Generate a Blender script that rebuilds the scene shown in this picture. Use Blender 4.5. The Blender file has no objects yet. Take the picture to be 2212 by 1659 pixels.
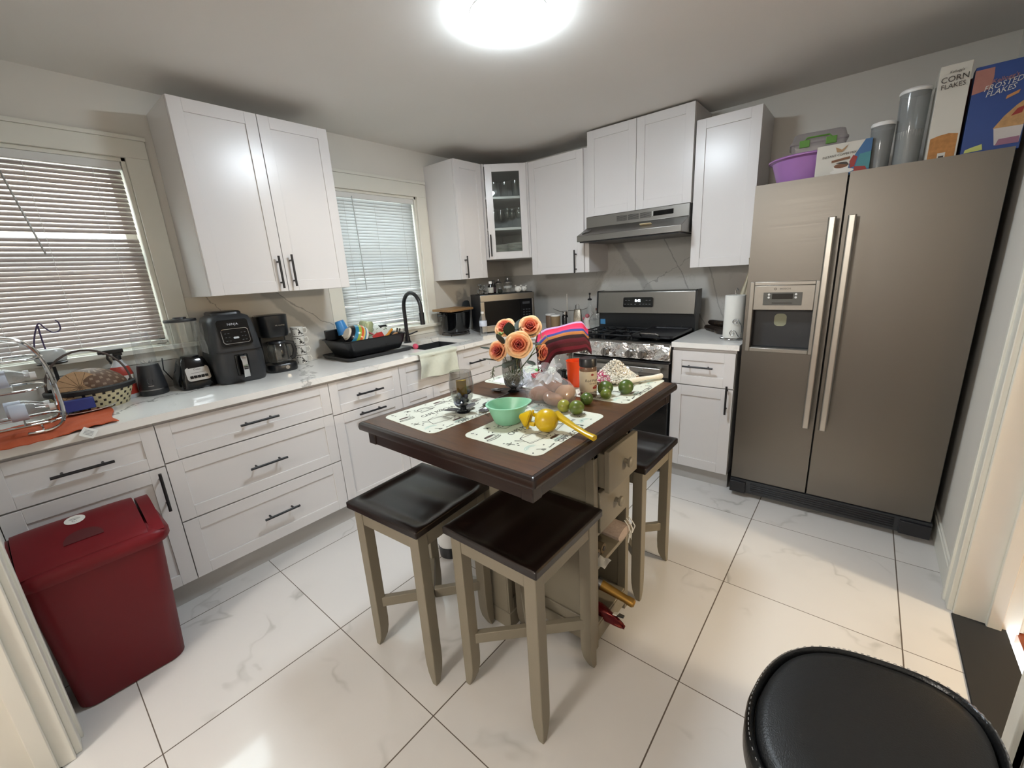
import bpy, bmesh, math, random
from mathutils import Vector, Matrix, Quaternion, noise
random.seed(7)
S = bpy.context.scene
COL = S.collection
PI = math.pi
def RD(a): return math.radians(a)

# ------------------------------------------------------------------ camera, world, lamps, exposure
cam_d = bpy.data.cameras.new('camera')
cam_d.sensor_fit = 'HORIZONTAL'; cam_d.sensor_width = 36.0
cam_d.lens = 36.0 * 901.43 / 2212.0
cam_d.clip_start = 0.05; cam_d.clip_end = 60
cam = bpy.data.objects.new('camera', cam_d); COL.objects.link(cam)
cam.matrix_world = Matrix.Translation((2.8666, -3.3600, 1.4188)) @ Matrix.Rotation(RD(40.306), 4, 'Z') @ Matrix.Rotation(RD(75.155), 4, 'X') @ Matrix.Rotation(RD(-3.393), 4, 'Z')
S.camera = cam

W = bpy.data.worlds.new('world'); S.world = W; W.use_nodes = True
bg = W.node_tree.nodes['Background']; bg.inputs[0].default_value = (0.86, 0.95, 1.0, 1); bg.inputs[1].default_value = 5.0

LED_STRENGTH = 50.0
WARM_W = 62.0
HALL_FILL_W = 46.0
S.view_settings.view_transform = 'Standard'
S.view_settings.look = 'None'
S.view_settings.gamma = 1.0
S.view_settings.use_curve_mapping = False
S.view_settings.exposure = 1.3
S.cycles.use_denoising = True
S.cycles.max_bounces = 10
S.cycles.transparent_max_bounces = 24
S.cycles.sample_clamp_indirect = 6.0

def lamp(name, kind, loc, energy, color, size=0.2, aim=None):
    d = bpy.data.lights.new(name, kind); d.energy = energy; d.color = color
    if kind == 'AREA': d.shape = 'DISK'; d.size = size
    else: d.shadow_soft_size = size
    o = bpy.data.objects.new(name, d); COL.objects.link(o); o.location = loc
    if aim is not None:
        o.rotation_euler = (Vector(aim) - Vector(loc)).to_track_quat('-Z', 'Y').to_euler()
    return o
# warm lamp of the room beyond the right-hand doorway, and a fill light added in the unseen hall behind the camera
lamp('dining_room_light', 'POINT', (5.25, -1.66, 2.05), WARM_W, (1.0, 0.84, 0.60), 0.10)
lamp('hall_fill_light', 'POINT', (2.0, -5.2, 2.1), HALL_FILL_W, (1.0, 0.95, 0.88), 0.20)

# ------------------------------------------------------------------ mesh helpers
class MB:
    def __init__(s):
        s.v = []; s.f = []; s.mi = []; s.m = 0; s.M = Matrix.Identity(4)
    def add(s, vs, fs):
        n = len(s.v); M = s.M
        s.v += [tuple(M @ Vector(p)) for p in vs]
        for f in fs:
            s.f.append([i + n for i in f]); s.mi.append(s.m)
        return s
    def box(s, x0, y0, z0, x1, y1, z1):
        x0, x1 = min(x0, x1), max(x0, x1); y0, y1 = min(y0, y1), max(y0, y1); z0, z1 = min(z0, z1), max(z0, z1)
        return s.add([(x0,y0,z0),(x1,y0,z0),(x1,y1,z0),(x0,y1,z0),(x0,y0,z1),(x1,y0,z1),(x1,y1,z1),(x0,y1,z1)],
                     [(3,2,1,0),(4,5,6,7),(0,1,5,4),(1,2,6,5),(2,3,7,6),(3,0,4,7)])
    def loft(s, rings, caps=True, closed=True, loop=False):
        n = len(rings[0]); vs = [p for r in rings for p in r]; fs = []
        K = len(rings)
        for k in range(K if loop else K - 1):
            a = k * n; b = ((k + 1) % K) * n
            for i in range(n if closed else n - 1):
                j = (i + 1) % n
                fs.append((a + i, a + j, b + j, b + i))
        if caps and not loop and closed:
            fs.append(tuple(range(n - 1, -1, -1))); fs.append(tuple(range((K - 1) * n, K * n)))
        return s.add(vs, fs)
    def cyl(s, p0, p1, r0, r1=None, n=16, caps=True):
        r1 = r0 if r1 is None else r1
        p0 = Vector(p0); p1 = Vector(p1); d = (p1 - p0).normalized(); q = d.to_track_quat('Z', 'Y')
        rg = []
        for p, r in ((p0, r0), (p1, r1)):
            rg.append([p + q @ Vector((r * math.cos(2*PI*i/n), r * math.sin(2*PI*i/n), 0)) for i in range(n)])
        return s.loft(rg, caps)
    def tube(s, pts, r, n=8, closed=False, flat=1.0):
        pts = [Vector(p) for p in pts]; K = len(pts); rg = []; prev = None
        for k in range(K):
            if closed: t = pts[(k + 1) % K] - pts[k - 1]
            else: t = pts[min(k + 1, K - 1)] - pts[max(k - 1, 0)]
            t.normalize()
            if prev is None:
                a = Vector((0, 0, 1)) if abs(t.z) < .9 else Vector((1, 0, 0))
                u = t.cross(a).normalized()
            else:
                u = (prev - t * prev.dot(t))
                u = u.normalized() if u.length > 1e-6 else prev
            prev = u; w = t.cross(u)
            rr = r[k] if isinstance(r, (list, tuple)) else r
            rg.append([pts[k] + u * (rr * math.cos(2*PI*i/n)) + w * (rr * flat * math.sin(2*PI*i/n)) for i in range(n)])
        return s.loft(rg, True, True, closed)
    def lathe(s, prof, n=28, c=(0, 0, 0), caps=True):
        rg = [[(c[0] + r * math.cos(2*PI*i/n), c[1] + r * math.sin(2*PI*i/n), c[2] + z) for i in range(n)] for r, z in prof]
        return s.loft(rg, caps)
    def ell(s, c, rx, ry=None, rz=None, nu=20, nv=12, fn=None):
        ry = rx if ry is None else ry; rz = rx if rz is None else rz
        vs = [(c[0], c[1], c[2] - rz)]; fs = []
        for j in range(1, nv):
            t = PI * j / nv - PI / 2
            for i in range(nu):
                a = 2 * PI * i / nu; k = fn(a, t) if fn else 1
                vs.append((c[0] + rx*k*math.cos(t)*math.cos(a), c[1] + ry*k*math.cos(t)*math.sin(a), c[2] + rz*k*math.sin(t)))
        vs.append((c[0], c[1], c[2] + rz)); L = len(vs) - 1
        for i in range(nu):
            j = (i + 1) % nu
            fs.append((0, 1 + j, 1 + i)); fs.append((L, L - nu + i, L - nu + j))
            for k in range(nv - 2):
                a = 1 + k * nu
                fs.append((a + i, a + j, a + nu + j, a + nu + i))
        return s.add(vs, fs)
    def prism(s, poly, z0, z1):
        return s.loft([[(x, y, z0) for x, y in poly], [(x, y, z1) for x, y in poly]])
    def prism_y(s, poly, y0, y1):      # poly in (x, z)
        return s.loft([[(x, y1, z) for x, z in poly], [(x, y0, z) for x, z in poly]])
    def prism_x(s, poly, x0, x1):      # poly in (y, z)
        return s.loft([[(x0, y, z) for y, z in poly], [(x1, y, z) for y, z in poly]])
    def grid(s, fn, nu, nv):
        vs = [fn(i / nu, j / nv) for j in range(nv + 1) for i in range(nu + 1)]
        fs = [(j*(nu+1)+i, j*(nu+1)+i+1, (j+1)*(nu+1)+i+1, (j+1)*(nu+1)+i) for j in range(nv) for i in range(nu)]
        return s.add(vs, fs)
    def sheet(s, fn, nu, nv, th):      # a grid with thickness along +z of fn's frame
        a = [fn(i / nu, j / nv) for j in range(nv + 1) for i in range(nu + 1)]
        b = [(x, y, z + th) for x, y, z in a]; N = len(a); W_ = nu + 1
        fs = []
        for j in range(nv):
            for i in range(nu):
                q = (j*W_+i, j*W_+i+1, (j+1)*W_+i+1, (j+1)*W_+i)
                fs.append(q[::-1]); fs.append(tuple(k + N for k in q))
        for i in range(nu):
            fs.append((i, i+1, i+1+N, i+N)); k = nv*W_+i; fs.append((k+1, k, k+N, k+1+N))
        for j in range(nv):
            k = j*W_; fs.append((k+W_, k, k+N, k+W_+N)); k = j*W_+nu; fs.append((k, k+W_, k+W_+N, k+N))
        return s.add(a + b, fs)
    def at(s, M): s.M = M; return s
    def text(s, body, size, M, depth=0.0004, align='CENTER', sx=1.0, shear=0.0):
        c = bpy.data.curves.new('t', 'FONT'); c.body = body; c.size = size; c.extrude = depth; c.align_x = align; c.align_y = 'CENTER'
        c.resolution_u = 2; c.shear = shear
        o = bpy.data.objects.new('t', c); COL.objects.link(o)
        bpy.context.view_layer.update()
        me = bpy.data.meshes.new_from_object(o.evaluated_get(bpy.context.evaluated_depsgraph_get()))
        old = s.M; s.M = old @ M
        s.add([(v.co.x * sx, v.co.y, v.co.z) for v in me.vertices], [tuple(p.vertices) for p in me.polygons])
        s.M = old
        bpy.data.objects.remove(o); bpy.data.curves.remove(c); bpy.data.meshes.remove(me)
        return s
    def build(s, name, mats, parent=None, smooth=35, bevel=0, seg=2, solid=0, sub=0):
        me = bpy.data.meshes.new(name); me.from_pydata(s.v, [], s.f)
        if not isinstance(mats, (list, tuple)): mats = [mats]
        for m in mats: me.materials.append(m)
        me.polygons.foreach_set('material_index', s.mi)
        bm = bmesh.new(); bm.from_mesh(me)
        bmesh.ops.recalc_face_normals(bm, faces=bm.faces)
        bm.to_mesh(me); bm.free()
        if smooth:
            me.polygons.foreach_set('use_smooth', [True] * len(me.polygons))
            me.set_sharp_from_angle(angle=RD(smooth))
        me.update()
        o = bpy.data.objects.new(name, me); COL.objects.link(o)
        if solid:
            d = o.modifiers.new('solid', 'SOLIDIFY'); d.thickness = solid; d.offset = 0
        if bevel:
            b = o.modifiers.new('bevel', 'BEVEL'); b.width = bevel; b.segments = seg; b.limit_method = 'ANGLE'; b.angle_limit = RD(40)
        if sub:
            d = o.modifiers.new('sub', 'SUBSURF'); d.levels = sub; d.render_levels = sub
        if parent is not None: o.parent = parent
        return o

def smooth_path(pts, k=6):
    P = [Vector(p) for p in pts]; out = []
    for i in range(len(P) - 1):
        p0, p1, p2, p3 = P[max(i-1, 0)], P[i], P[i+1], P[min(i+2, len(P)-1)]
        for j in range(k):
            t = j/k; out.append(.5*((2*p1) + (p2-p0)*t + (2*p0-5*p1+4*p2-p3)*t*t + (3*p1-p0-3*p2+p3)*t**3))
    return out + [P[-1]]
def rrect(x0, y0, x1, y1, r, n=5):
    p = []
    for cx, cy, a0 in ((x1 - r, y1 - r, 0), (x0 + r, y1 - r, 90), (x0 + r, y0 + r, 180), (x1 - r, y0 + r, 270)):
        for k in range(n + 1):
            a = RD(a0 + 90 * k / n); p.append((cx + r * math.cos(a), cy + r * math.sin(a)))
    return p
def ring(pl, z, k=1.0, cx=0, cy=0): return [(cx + (x - cx) * k, cy + (y - cy) * k, z) for x, y in pl]
def arc(cx, cy, r, a0, a1, n): return [(cx + r*math.cos(RD(a0 + (a1-a0)*k/n)), cy + r*math.sin(RD(a0 + (a1-a0)*k/n))) for k in range(n + 1)]
def T(x, y, z): return Matrix.Translation((x, y, z))
def R(a, ax): return Matrix.Rotation(RD(a), 4, ax)

def tag(o, label, cat, group=None, kind=None):
    o['label'] = label; o['category'] = cat
    if group: o['group'] = group
    if kind: o['kind'] = kind
    return o
def thing(name, label, cat, loc=(0, 0, 0), rz=0, group=None):
    o = bpy.data.objects.new(name, None); COL.objects.link(o)
    o.empty_display_size = 0.05; o.location = loc; o.rotation_euler = (0, 0, RD(rz))
    return tag(o, label, cat, group)
def struct(o):
    o['kind'] = 'structure'; return o
def dup(o, parent=None):
    c = o.copy(); COL.objects.link(c)
    if parent is not None: c.parent = parent
    for ch in list(o.children): dup(ch, c)
    return c
def relabel(o, label, loc=None, rz=None, group=None):
    o['label'] = label
    if loc is not None: o.location = loc
    if rz is not None: o.rotation_euler = (0, 0, RD(rz))
    if group: o['group'] = group
    return o

# ------------------------------------------------------------------ materials
def hexc(h):
    h = h.lstrip('#'); c = [int(h[i:i+2], 16) / 255 for i in (0, 2, 4)]
    return tuple(x / 12.92 if x <= .04045 else ((x + .055) / 1.055) ** 2.4 for x in c)
class NT:
    def __init__(s, name):
        s.mat = bpy.data.materials.new(name); s.mat.use_nodes = True; s.t = s.mat.node_tree; s.n = s.t.nodes; s.l = s.t.links
        s.b = s.n['Principled BSDF']; s.out = s.n['Material Output']
    def node(s, ty, **k):
        n = s.n.new(ty)
        for a, b in k.items(): setattr(n, a, b)
        return n
    def link(s, a, b): s.l.new(a, b)
    def math(s, op, a, b=None, c=None, clamp=False):
        n = s.n.new('ShaderNodeMath'); n.operation = op; n.use_clamp = clamp
        for i, x in enumerate((a, b, c)):
            if x is None: continue
            if isinstance(x, (int, float)): n.inputs[i].default_value = x
            else: s.l.new(x, n.inputs[i])
        return n.outputs[0]
    def mix(s, fac, a, b):
        n = s.n.new('ShaderNodeMix'); n.data_type = 'RGBA'
        for i, x in ((0, fac), (6, a), (7, b)):
            if isinstance(x, (tuple, list)): n.inputs[i].default_value = (*x[:3], 1)
            elif isinstance(x, (int, float)): n.inputs[i].default_value = x
            else: s.l.new(x, n.inputs[i])
        return n.outputs[2]
    def obj(s): return s.n.new('ShaderNodeTexCoord').outputs['Object']
    def sep(s, v):
        n = s.n.new('ShaderNodeSeparateXYZ'); s.l.new(v, n.inputs[0]); return n.outputs
    def noise(s, v, scale, detail=4, rough=.5, dist=0):
        n = s.n.new('ShaderNodeTexNoise'); n.inputs['Scale'].default_value = scale; n.inputs['Detail'].default_value = detail
        n.inputs['Roughness'].default_value = rough; n.inputs['Distortion'].default_value = dist
        if v is not None: s.l.new(v, n.inputs['Vector'])
        return n.outputs['Fac']
    def bump(s, h, strength, dist=.002):
        n = s.n.new('ShaderNodeBump'); n.inputs['Strength'].default_value = strength; n.inputs['Distance'].default_value = dist
        s.l.new(h, n.inputs['Height']); s.l.new(n.outputs[0], s.b.inputs['Normal'])
    def set(s, **k):
        names = dict(col='Base Color', rough='Roughness', metal='Metallic', trans='Transmission Weight', ior='IOR', coat='Coat Weight', coatr='Coat Roughness',
                     emit='Emission Color', es='Emission Strength', alpha='Alpha', sheen='Sheen Weight', sss='Subsurface Weight', spec='Specular IOR Level')
        for a, x in k.items():
            i = s.b.inputs[names[a]]
            if isinstance(x, (int, float)): i.default_value = x
            elif isinstance(x, (tuple, list)): i.default_value = (*x[:3], 1)
            else: s.l.new(x, i)
        return s
def mat(name, col, rough=.5, metal=0, var=.06, vs=30, bump=0, bs=200, **k):
    t = NT(name); col = hexc(col) if isinstance(col, str) else col
    v = t.obj(); nz = t.noise(v, vs, 3)
    a = tuple(c * (1 - var) for c in col); b = tuple(min(1, c * (1 + var)) for c in col)
    t.set(col=t.mix(nz, a, b), rough=rough, metal=metal, **k)
    if bump: t.bump(t.noise(v, bs, 2), bump)
    return t.mat
def glassm(name, tint=(1, 1, 1), refl=1.0, rough=0.02, dens=0.0, dcol=(.9, .95, 1)):
    t = NT(name)
    tr = t.node('ShaderNodeBsdfTransparent'); tr.inputs[0].default_value = (*tint, 1)
    gl = t.node('ShaderNodeBsdfGlossy'); gl.inputs['Roughness'].default_value = rough
    lw2 = t.node('ShaderNodeLayerWeight'); lw2.inputs[0].default_value = .5
    f = t.math('ADD', t.math('MULTIPLY', t.math('POWER', lw2.outputs['Facing'], 3.0), .45), .045); f = t.math('MULTIPLY', f, refl, clamp=True)
    mx = t.node('ShaderNodeMixShader'); t.link(f, mx.inputs[0]); t.link(tr.outputs[0], mx.inputs[1]); t.link(gl.outputs[0], mx.inputs[2])
    last = mx.outputs[0]
    if dens:
        df = t.node('ShaderNodeBsdfDiffuse'); df.inputs[0].default_value = (*dcol, 1)
        m2 = t.node('ShaderNodeMixShader'); m2.inputs[0].default_value = dens
        t.link(last, m2.inputs[1]); t.link(df.outputs[0], m2.inputs[2]); last = m2.outputs[0]
    t.link(last, t.out.inputs[0])
    return t.mat

def m_floor():
    t = NT('floor_tile'); v = t.obj(); x, y, z = t.sep(v)[:3]
    P = .6052
    def g(c, off, w):
        u = t.math('DIVIDE', t.math('ADD', c, -off), P)
        fr = t.math('FRACT', t.math('ADD', u, 100.5)); d = t.math('ABSOLUTE', t.math('SUBTRACT', fr, .5))
        return t.math('LESS_THAN', d, w / P), t.math('FLOOR', t.math('ADD', u, 100.0))
    gx, ix = g(x, .711, .0022); gy, iy = g(y, -2.755, .0016)
    grout = t.math('MAXIMUM', gx, gy)
    # each tile carries its own veining
    cv = t.node('ShaderNodeCombineXYZ'); t.link(t.math('ADD', x, t.math('MULTIPLY', ix, 3.17)), cv.inputs[0])
    t.link(t.math('ADD', y, t.math('MULTIPLY', iy, 5.71)), cv.inputs[1])
    V = cv.outputs[0]
    n1 = t.noise(V, 1.5, 4, .55, .25); ridge = t.math('ABSOLUTE', t.math('SUBTRACT', n1, .5))
    vein = t.math('SUBTRACT', 1.0, t.math('MULTIPLY', ridge, 75.0), clamp=True)
    gate = t.math('MULTIPLY', t.math('SUBTRACT', t.noise(V, 2.4, 2), .49), 6.0, clamp=True)
    vein = t.math('MULTIPLY', vein, gate)
    soft = t.math('MULTIPLY', t.math('SUBTRACT', 1.0, t.math('MULTIPLY', ridge, 14.0), clamp=True), t.math('MULTIPLY', gate, .16))
    base = t.mix(t.noise(V, 1.3, 3), hexc('#cfccc9'), hexc('#d8d5d1'))
    c = t.mix(soft, base, hexc('#a9a8a4')); c = t.mix(t.math('MULTIPLY', vein, .6), c, hexc('#8a8880')); c = t.mix(grout, c, hexc('#5c5248'))
    t.set(col=c, rough=t.math('ADD', t.math('MULTIPLY', grout, .6), .09), spec=.5)
    t.bump(t.math('SUBTRACT', 1.0, grout), .25, .001)
    return t.mat
def m_marble(name, axis, veins, base='#c6c3bd', scale=1.0, rough=.12):
    """veins: list of (a, b, c, half width, warp): a*u + b*z + c = 0 in the wall's own plane"""
    t = NT(name); v = t.obj(); X = t.sep(v); u = X[axis]; z = X[2] if axis != 2 else X[1]
    if axis == 2: u = X[0]
    n = t.noise(v, 3.2 * scale, 5, .6); n2 = t.noise(v, 11 * scale, 4, .6)
    c = t.mix(t.noise(v, 1.5, 3), hexc(base), tuple(min(1, q * 1.08) for q in hexc(base)))
    for a, b, k, w, wp in veins:
        d = t.math('ADD', t.math('ADD', t.math('MULTIPLY', u, a), t.math('MULTIPLY', z, b)), k)
        d = t.math('ADD', d, t.math('MULTIPLY', t.math('SUBTRACT', n, .5), wp))
        d = t.math('ADD', d, t.math('MULTIPLY', t.math('SUBTRACT', n2, .5), wp * .35))
        d = t.math('DIVIDE', t.math('ABSOLUTE', d), w)
        f = t.math('SUBTRACT', 1.15, d, clamp=True)
        f = t.math('MULTIPLY', t.math('MULTIPLY', f, 2.2, clamp=True), .55 if w > .01 else .75)
        c = t.mix(f, c, hexc('#8b8a86'))
    r = t.math('ABSOLUTE', t.math('SUBTRACT', t.noise(v, 2.6 * scale, 6, .6, .9), .5))
    f = t.math('MULTIPLY', t.math('SUBTRACT', 1.0, t.math('MULTIPLY', r, 70.0), clamp=True), t.math('MULTIPLY', t.math('SUBTRACT', t.noise(v, 2.0, 2), .5), 4.0, clamp=True))
    c = t.mix(t.math('MULTIPLY', f, .5), c, hexc('#98948d'))
    t.set(col=c, rough=rough)
    return t.mat
def m_wood(name, c0, c1, axis=1, rough=.35, scale=6, coat=0):
    t = NT(name); v = t.obj(); mp = t.node('ShaderNodeMapping'); t.link(v, mp.inputs[0])
    sc = [9, 9, 9]; sc[axis] = .8; mp.inputs['Scale'].default_value = sc
    n = t.noise(mp.outputs[0], scale, 5, .6, 1.2); m = t.math('MULTIPLY', t.math('SUBTRACT', n, .3), 2.2, clamp=True)
    t.set(col=t.mix(m, hexc(c0), hexc(c1)), rough=rough, coat=coat, coatr=.15); t.bump(n, .06, .001)
    return t.mat
def m_brushed(name, col, axis=0, rough=.28, amp=.10):
    t = NT(name); v = t.obj(); mp = t.node('ShaderNodeMapping'); t.link(v, mp.inputs[0])
    sc = [400, 400, 400]; sc[axis] = 2; mp.inputs['Scale'].default_value = sc
    n = t.noise(mp.outputs[0], 1, 3)
    t.set(col=hexc(col), metal=1.0, rough=t.math('ADD', t.math('MULTIPLY', n, amp), rough)); t.bump(n, .035, .0006)
    return t.mat
def m_bands(name, stops, axis=2, rough=.35, scale=1.0, freq=None):
    """hard colour bands along one axis: stops = [(position, colour), ...]"""
    t = NT(name); x = t.sep(t.obj())[axis]
    if freq: x = t.math('FRACT', t.math('ADD', t.math('MULTIPLY', x, freq), 50.0))
    else: x = t.math('MULTIPLY', x, scale)
    r = t.node('ShaderNodeValToRGB'); r.color_ramp.interpolation = 'CONSTANT'; e = r.color_ramp.elements
    while len(e) < len(stops): e.new(.5)
    for i, (p, c) in enumerate(stops): e[i].position = p; e[i].color = (*hexc(c), 1)
    t.link(x, r.inputs[0]); t.set(col=r.outputs[0], rough=rough)
    return t.mat

M = {}
M['wall'] = mat('wall_paint', '#dcd8d0', .75, var=.02, vs=4, bump=.08, bs=120)
M['ceil'] = mat('ceiling_paint', '#e4e1dc', .8, var=.02, vs=3, bump=.05, bs=150)
M['trim'] = mat('trim_paint', '#dedcd2', .4, var=.03, vs=8)
M['warmwall'] = mat('dining_wall_paint', '#d8c8a4', .8, var=.03, vs=4)
M['cab'] = mat('cabinet_lacquer', '#dbd8d7', .27, var=.015, vs=5)
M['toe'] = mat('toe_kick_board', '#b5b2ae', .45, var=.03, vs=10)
M['black'] = mat('black_metal', '#16161a', .38, var=.1)
M['blackp'] = mat('black_plastic', '#15171a', .32, var=.1)
M['blackg'] = mat('black_gloss', '#08090b', .08, var=.05)
M['charc'] = mat('charcoal_plastic', '#2b2d30', .42, var=.08)
M['rubber'] = mat('dark_rubber', '#1b1c1e', .7, var=.1)
M['steel'] = m_brushed('brushed_steel', '#8d8b87', 0, .30)
M['fsteel'] = m_brushed('refrigerator_steel', '#74706a', 0, .34)
M['steelv'] = m_brushed('brushed_steel_handles', '#b5b2ab', 2, .28)
M['chrome'] = mat('chrome', '#c9c9c9', .08, 1.0, var=.03)
M['silver'] = mat('dull_silver', '#8f8f90', .28, 1.0, var=.1)
M['floor'] = m_floor()
M['counter'] = m_marble('counter_quartz', 2, [(.55, 1, 2.1, .012, .5), (.3, 1, 1.05, .004, .4), (.9, .4, .9, .006, .35)], '#eae8e4', 1.0, .09)
M['bs_left'] = m_marble('backsplash_left', 1, [(1.046, 1, .994, .055, .18), (.73, 1, .244, .005, .16), (1.0, 1, 1.25, .004, .3)], '#c4c1ba')
M['bs_back'] = m_marble('backsplash_back', 0, [(1.42, 1, -3.385, .06, .18), (2.0, 1, -4.90, .009, .18), (2.7, 1, -6.68, .014, .2), (-.6, 1, -.35, .004, .3)], '#b3b1ac')
M['slat'] = None
def m_slat(name, col, tr):
    t = NT(name); t.set(col=hexc(col), rough=.4)
    tl = t.node('ShaderNodeBsdfTranslucent'); tl.inputs[0].default_value = (*hexc(col), 1)
    mx = t.node('ShaderNodeMixShader'); mx.inputs[0].default_value = tr
    t.link(t.b.outputs[0], mx.inputs[1]); t.link(tl.outputs[0], mx.inputs[2]); t.link(mx.outputs[0], t.out.inputs[0])
    return t.mat
M['slat'] = m_slat('blind_slat', '#b5aaa6', .20)
M['slat2'] = m_slat('blind_slat_cool', '#d0d3d5', .45)
M['stool'] = mat('stool_paint', '#7d7565', .45, var=.05, vs=12)
M['espresso'] = m_wood('espresso_wood', '#140c09', '#1d120e', 1, .30, 5, 0)
M['tabletop'] = m_wood('tabletop_wood', '#3a2415', '#5d3b1f', 0, .33, 5, .1)
M['tableedge'] = m_wood('table_edge_wood', '#180f0c', '#261914', 0, .28, 5, .1)
M['glass'] = glassm('clear_glass', (.975, .985, .985), .9)
M['pane'] = glassm('window_pane', (.93, .96, .95), .9)
M['smoke'] = glassm('smoked_glass', (.80, .80, .79), 1.1)
M['pet'] = glassm('clear_plastic', (.96, .97, .975), 1.3, .06, .04)
M['foilbag'] = glassm('plastic_film', (.93, .93, .94), 1.6, .12, .10, (.9, .9, .92))
M['white'] = mat('white_ceramic', '#d9d7d0', .2, var=.02)
M['paper'] = mat('paper', '#dddcd6', .85, var=.03, bump=.2, bs=300)
M['whitep'] = mat('white_plastic', '#d8d8d6', .35, var=.02)
# ------------------------------------------------------------------ the room
H = 2.39; XR = 3.295; YN = -3.54
ZC = .93; ZT = .914
struct(MB().box(-.12, -3.80, -.05, XR, .12, 0).build('floor', M['floor'], smooth=0))
struct(MB().box(-.15, -6.6, H, 6.8, .15, H + .1).build('ceiling', M['ceil'], smooth=0))
struct(MB().box(-.15, 0, -.05, XR + .17, .15, H).build('wall_back', M['wall'], smooth=0))
W1 = (-3.50, -2.80, 1.15, 2.07); W2 = (-1.80, -1.04, 1.04, 2.05)
wl = MB()
for a, b in ((-3.66, W1[0]), (W1[1], W2[0]), (W2[1], 0)): wl.box(-.15, a, -.05, 0, b, H)
for w in (W1, W2): wl.box(-.15, w[0], -.05, 0, w[1], w[2]); wl.box(-.15, w[0], w[3], 0, w[1], H)
struct(wl.build('wall_left', M['wall'], smooth=0))
DY0, DY1, DH = -1.975, -1.205, 2.05      # the doorway in the right wall
wr = MB().box(XR, DY1, -.05, XR + .17, 0, H).box(XR, DY0, DH, XR + .17, DY1, H).box(XR, -6.6, -.05, XR + .17, DY0, H)
struct(wr.build('wall_right', M['wall'], smooth=0))
struct(MB().box(-.15, YN - .13, -.05, 1.085, YN, H).box(1.085, YN - .13, 2.08, XR, YN, H).build('wall_near', M['wall'], smooth=0))
# hall behind the camera and dining room to the right: plain shells that close the house
struct(MB().box(-.15, -6.6, -.06, XR, -3.80, -.001).build('floor_hall', m_wood('hall_floor_boards', '#5a2c18', '#7c4326', 1, .35)))
struct(MB().box(-.15, -6.7, -.05, 6.8, -6.6, H).box(-.25, -6.6, -.05, -.15, YN - .13, H).build('wall_hall', M['wall'], smooth=0))
struct(MB().box(XR + .17, -6.6, -.05, 6.8, .15, -.004).build('floor_dining', m_wood('dining_floor_boards', '#6b2f1a', '#8a4226', 1, .3)))
struct(MB().box(6.7, -6.6, -.05, 6.8, .15, H).box(XR + .17, .05, -.05, 6.8, .15, H).build('wall_dining', M['warmwall'], smooth=0))
# door casings and jambs
def casing(mb, y0, y1, x0, x1, z1):      # stepped profile running up a wall that faces -x / in the x-y plane
    mb.box(x0, y0, 0, x1, y1, z1)
d = MB()
d.box(XR - .018, DY1, 0, XR, DY1 + .085, DH + .085).box(XR - .026, DY1 + .060, 0, XR, DY1 + .085, DH + .085)
d.box(XR - .018, DY0 - .085, 0, XR, DY0, DH + .085).box(XR - .026, DY0 - .085, 0, XR, DY0 - .06, DH + .085)
d.box(XR - .018, DY0 - .085, DH, XR, DY1 + .085, DH + .085)
d.box(XR + .17, DY1, 0, XR + .188, DY1 + .085, DH + .085).box(XR + .17, DY0 - .085, 0, XR + .188, DY0, DH + .085)
d.box(XR - .002, DY1 - .018, 0, XR + .172, DY1, DH).box(XR - .002, DY0, 0, XR + .172, DY0 + .018, DH).box(XR - .002, DY0, DH - .018, XR + .172, DY1, DH)
d.box(XR + .085, DY1 - .036, 0, XR + .125, DY1 - .018, DH - .018).box(XR + .085, DY0 + .018, 0, XR + .125, DY0 + .036, DH - .018)
struct(d.build('trim_1', M['trim'], bevel=.003))
d = MB()
d.box(1.0, YN, 0, 1.085, YN + .018, 2.16).box(1.0, YN, 0, 1.025, YN + .026, 2.16).box(1.085, YN - .132, 0, 1.103, YN + .002, 2.08)
d.box(1.103, YN - .075, 0, 1.118, YN - .035, 2.08).box(1.0, YN - .148, 0, 1.085, YN - .13, 2.16)
d.box(1.0, YN, 2.08, XR, YN + .018, 2.16).box(1.085, YN - .132, 2.06, XR, YN, 2.08)
struct(d.build('trim_2', M['trim'], bevel=.003))
struct(MB().box(XR - .014, -1.12, 0, XR, 0, .10).box(XR - .009, -1.12, .10, XR, 0, .115).build('baseboard_right', M['trim'], bevel=.002))
struct(MB().box(XR - .006, DY0 + .018, -.002, XR + .140, DY1 - .018, .006).build('trim_3', M['rubber'], bevel=.002))
struct(MB().box(1.103, YN - .16, -.002, XR, YN - .03, .006).build('trim_4', M['rubber'], bevel=.002))

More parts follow.
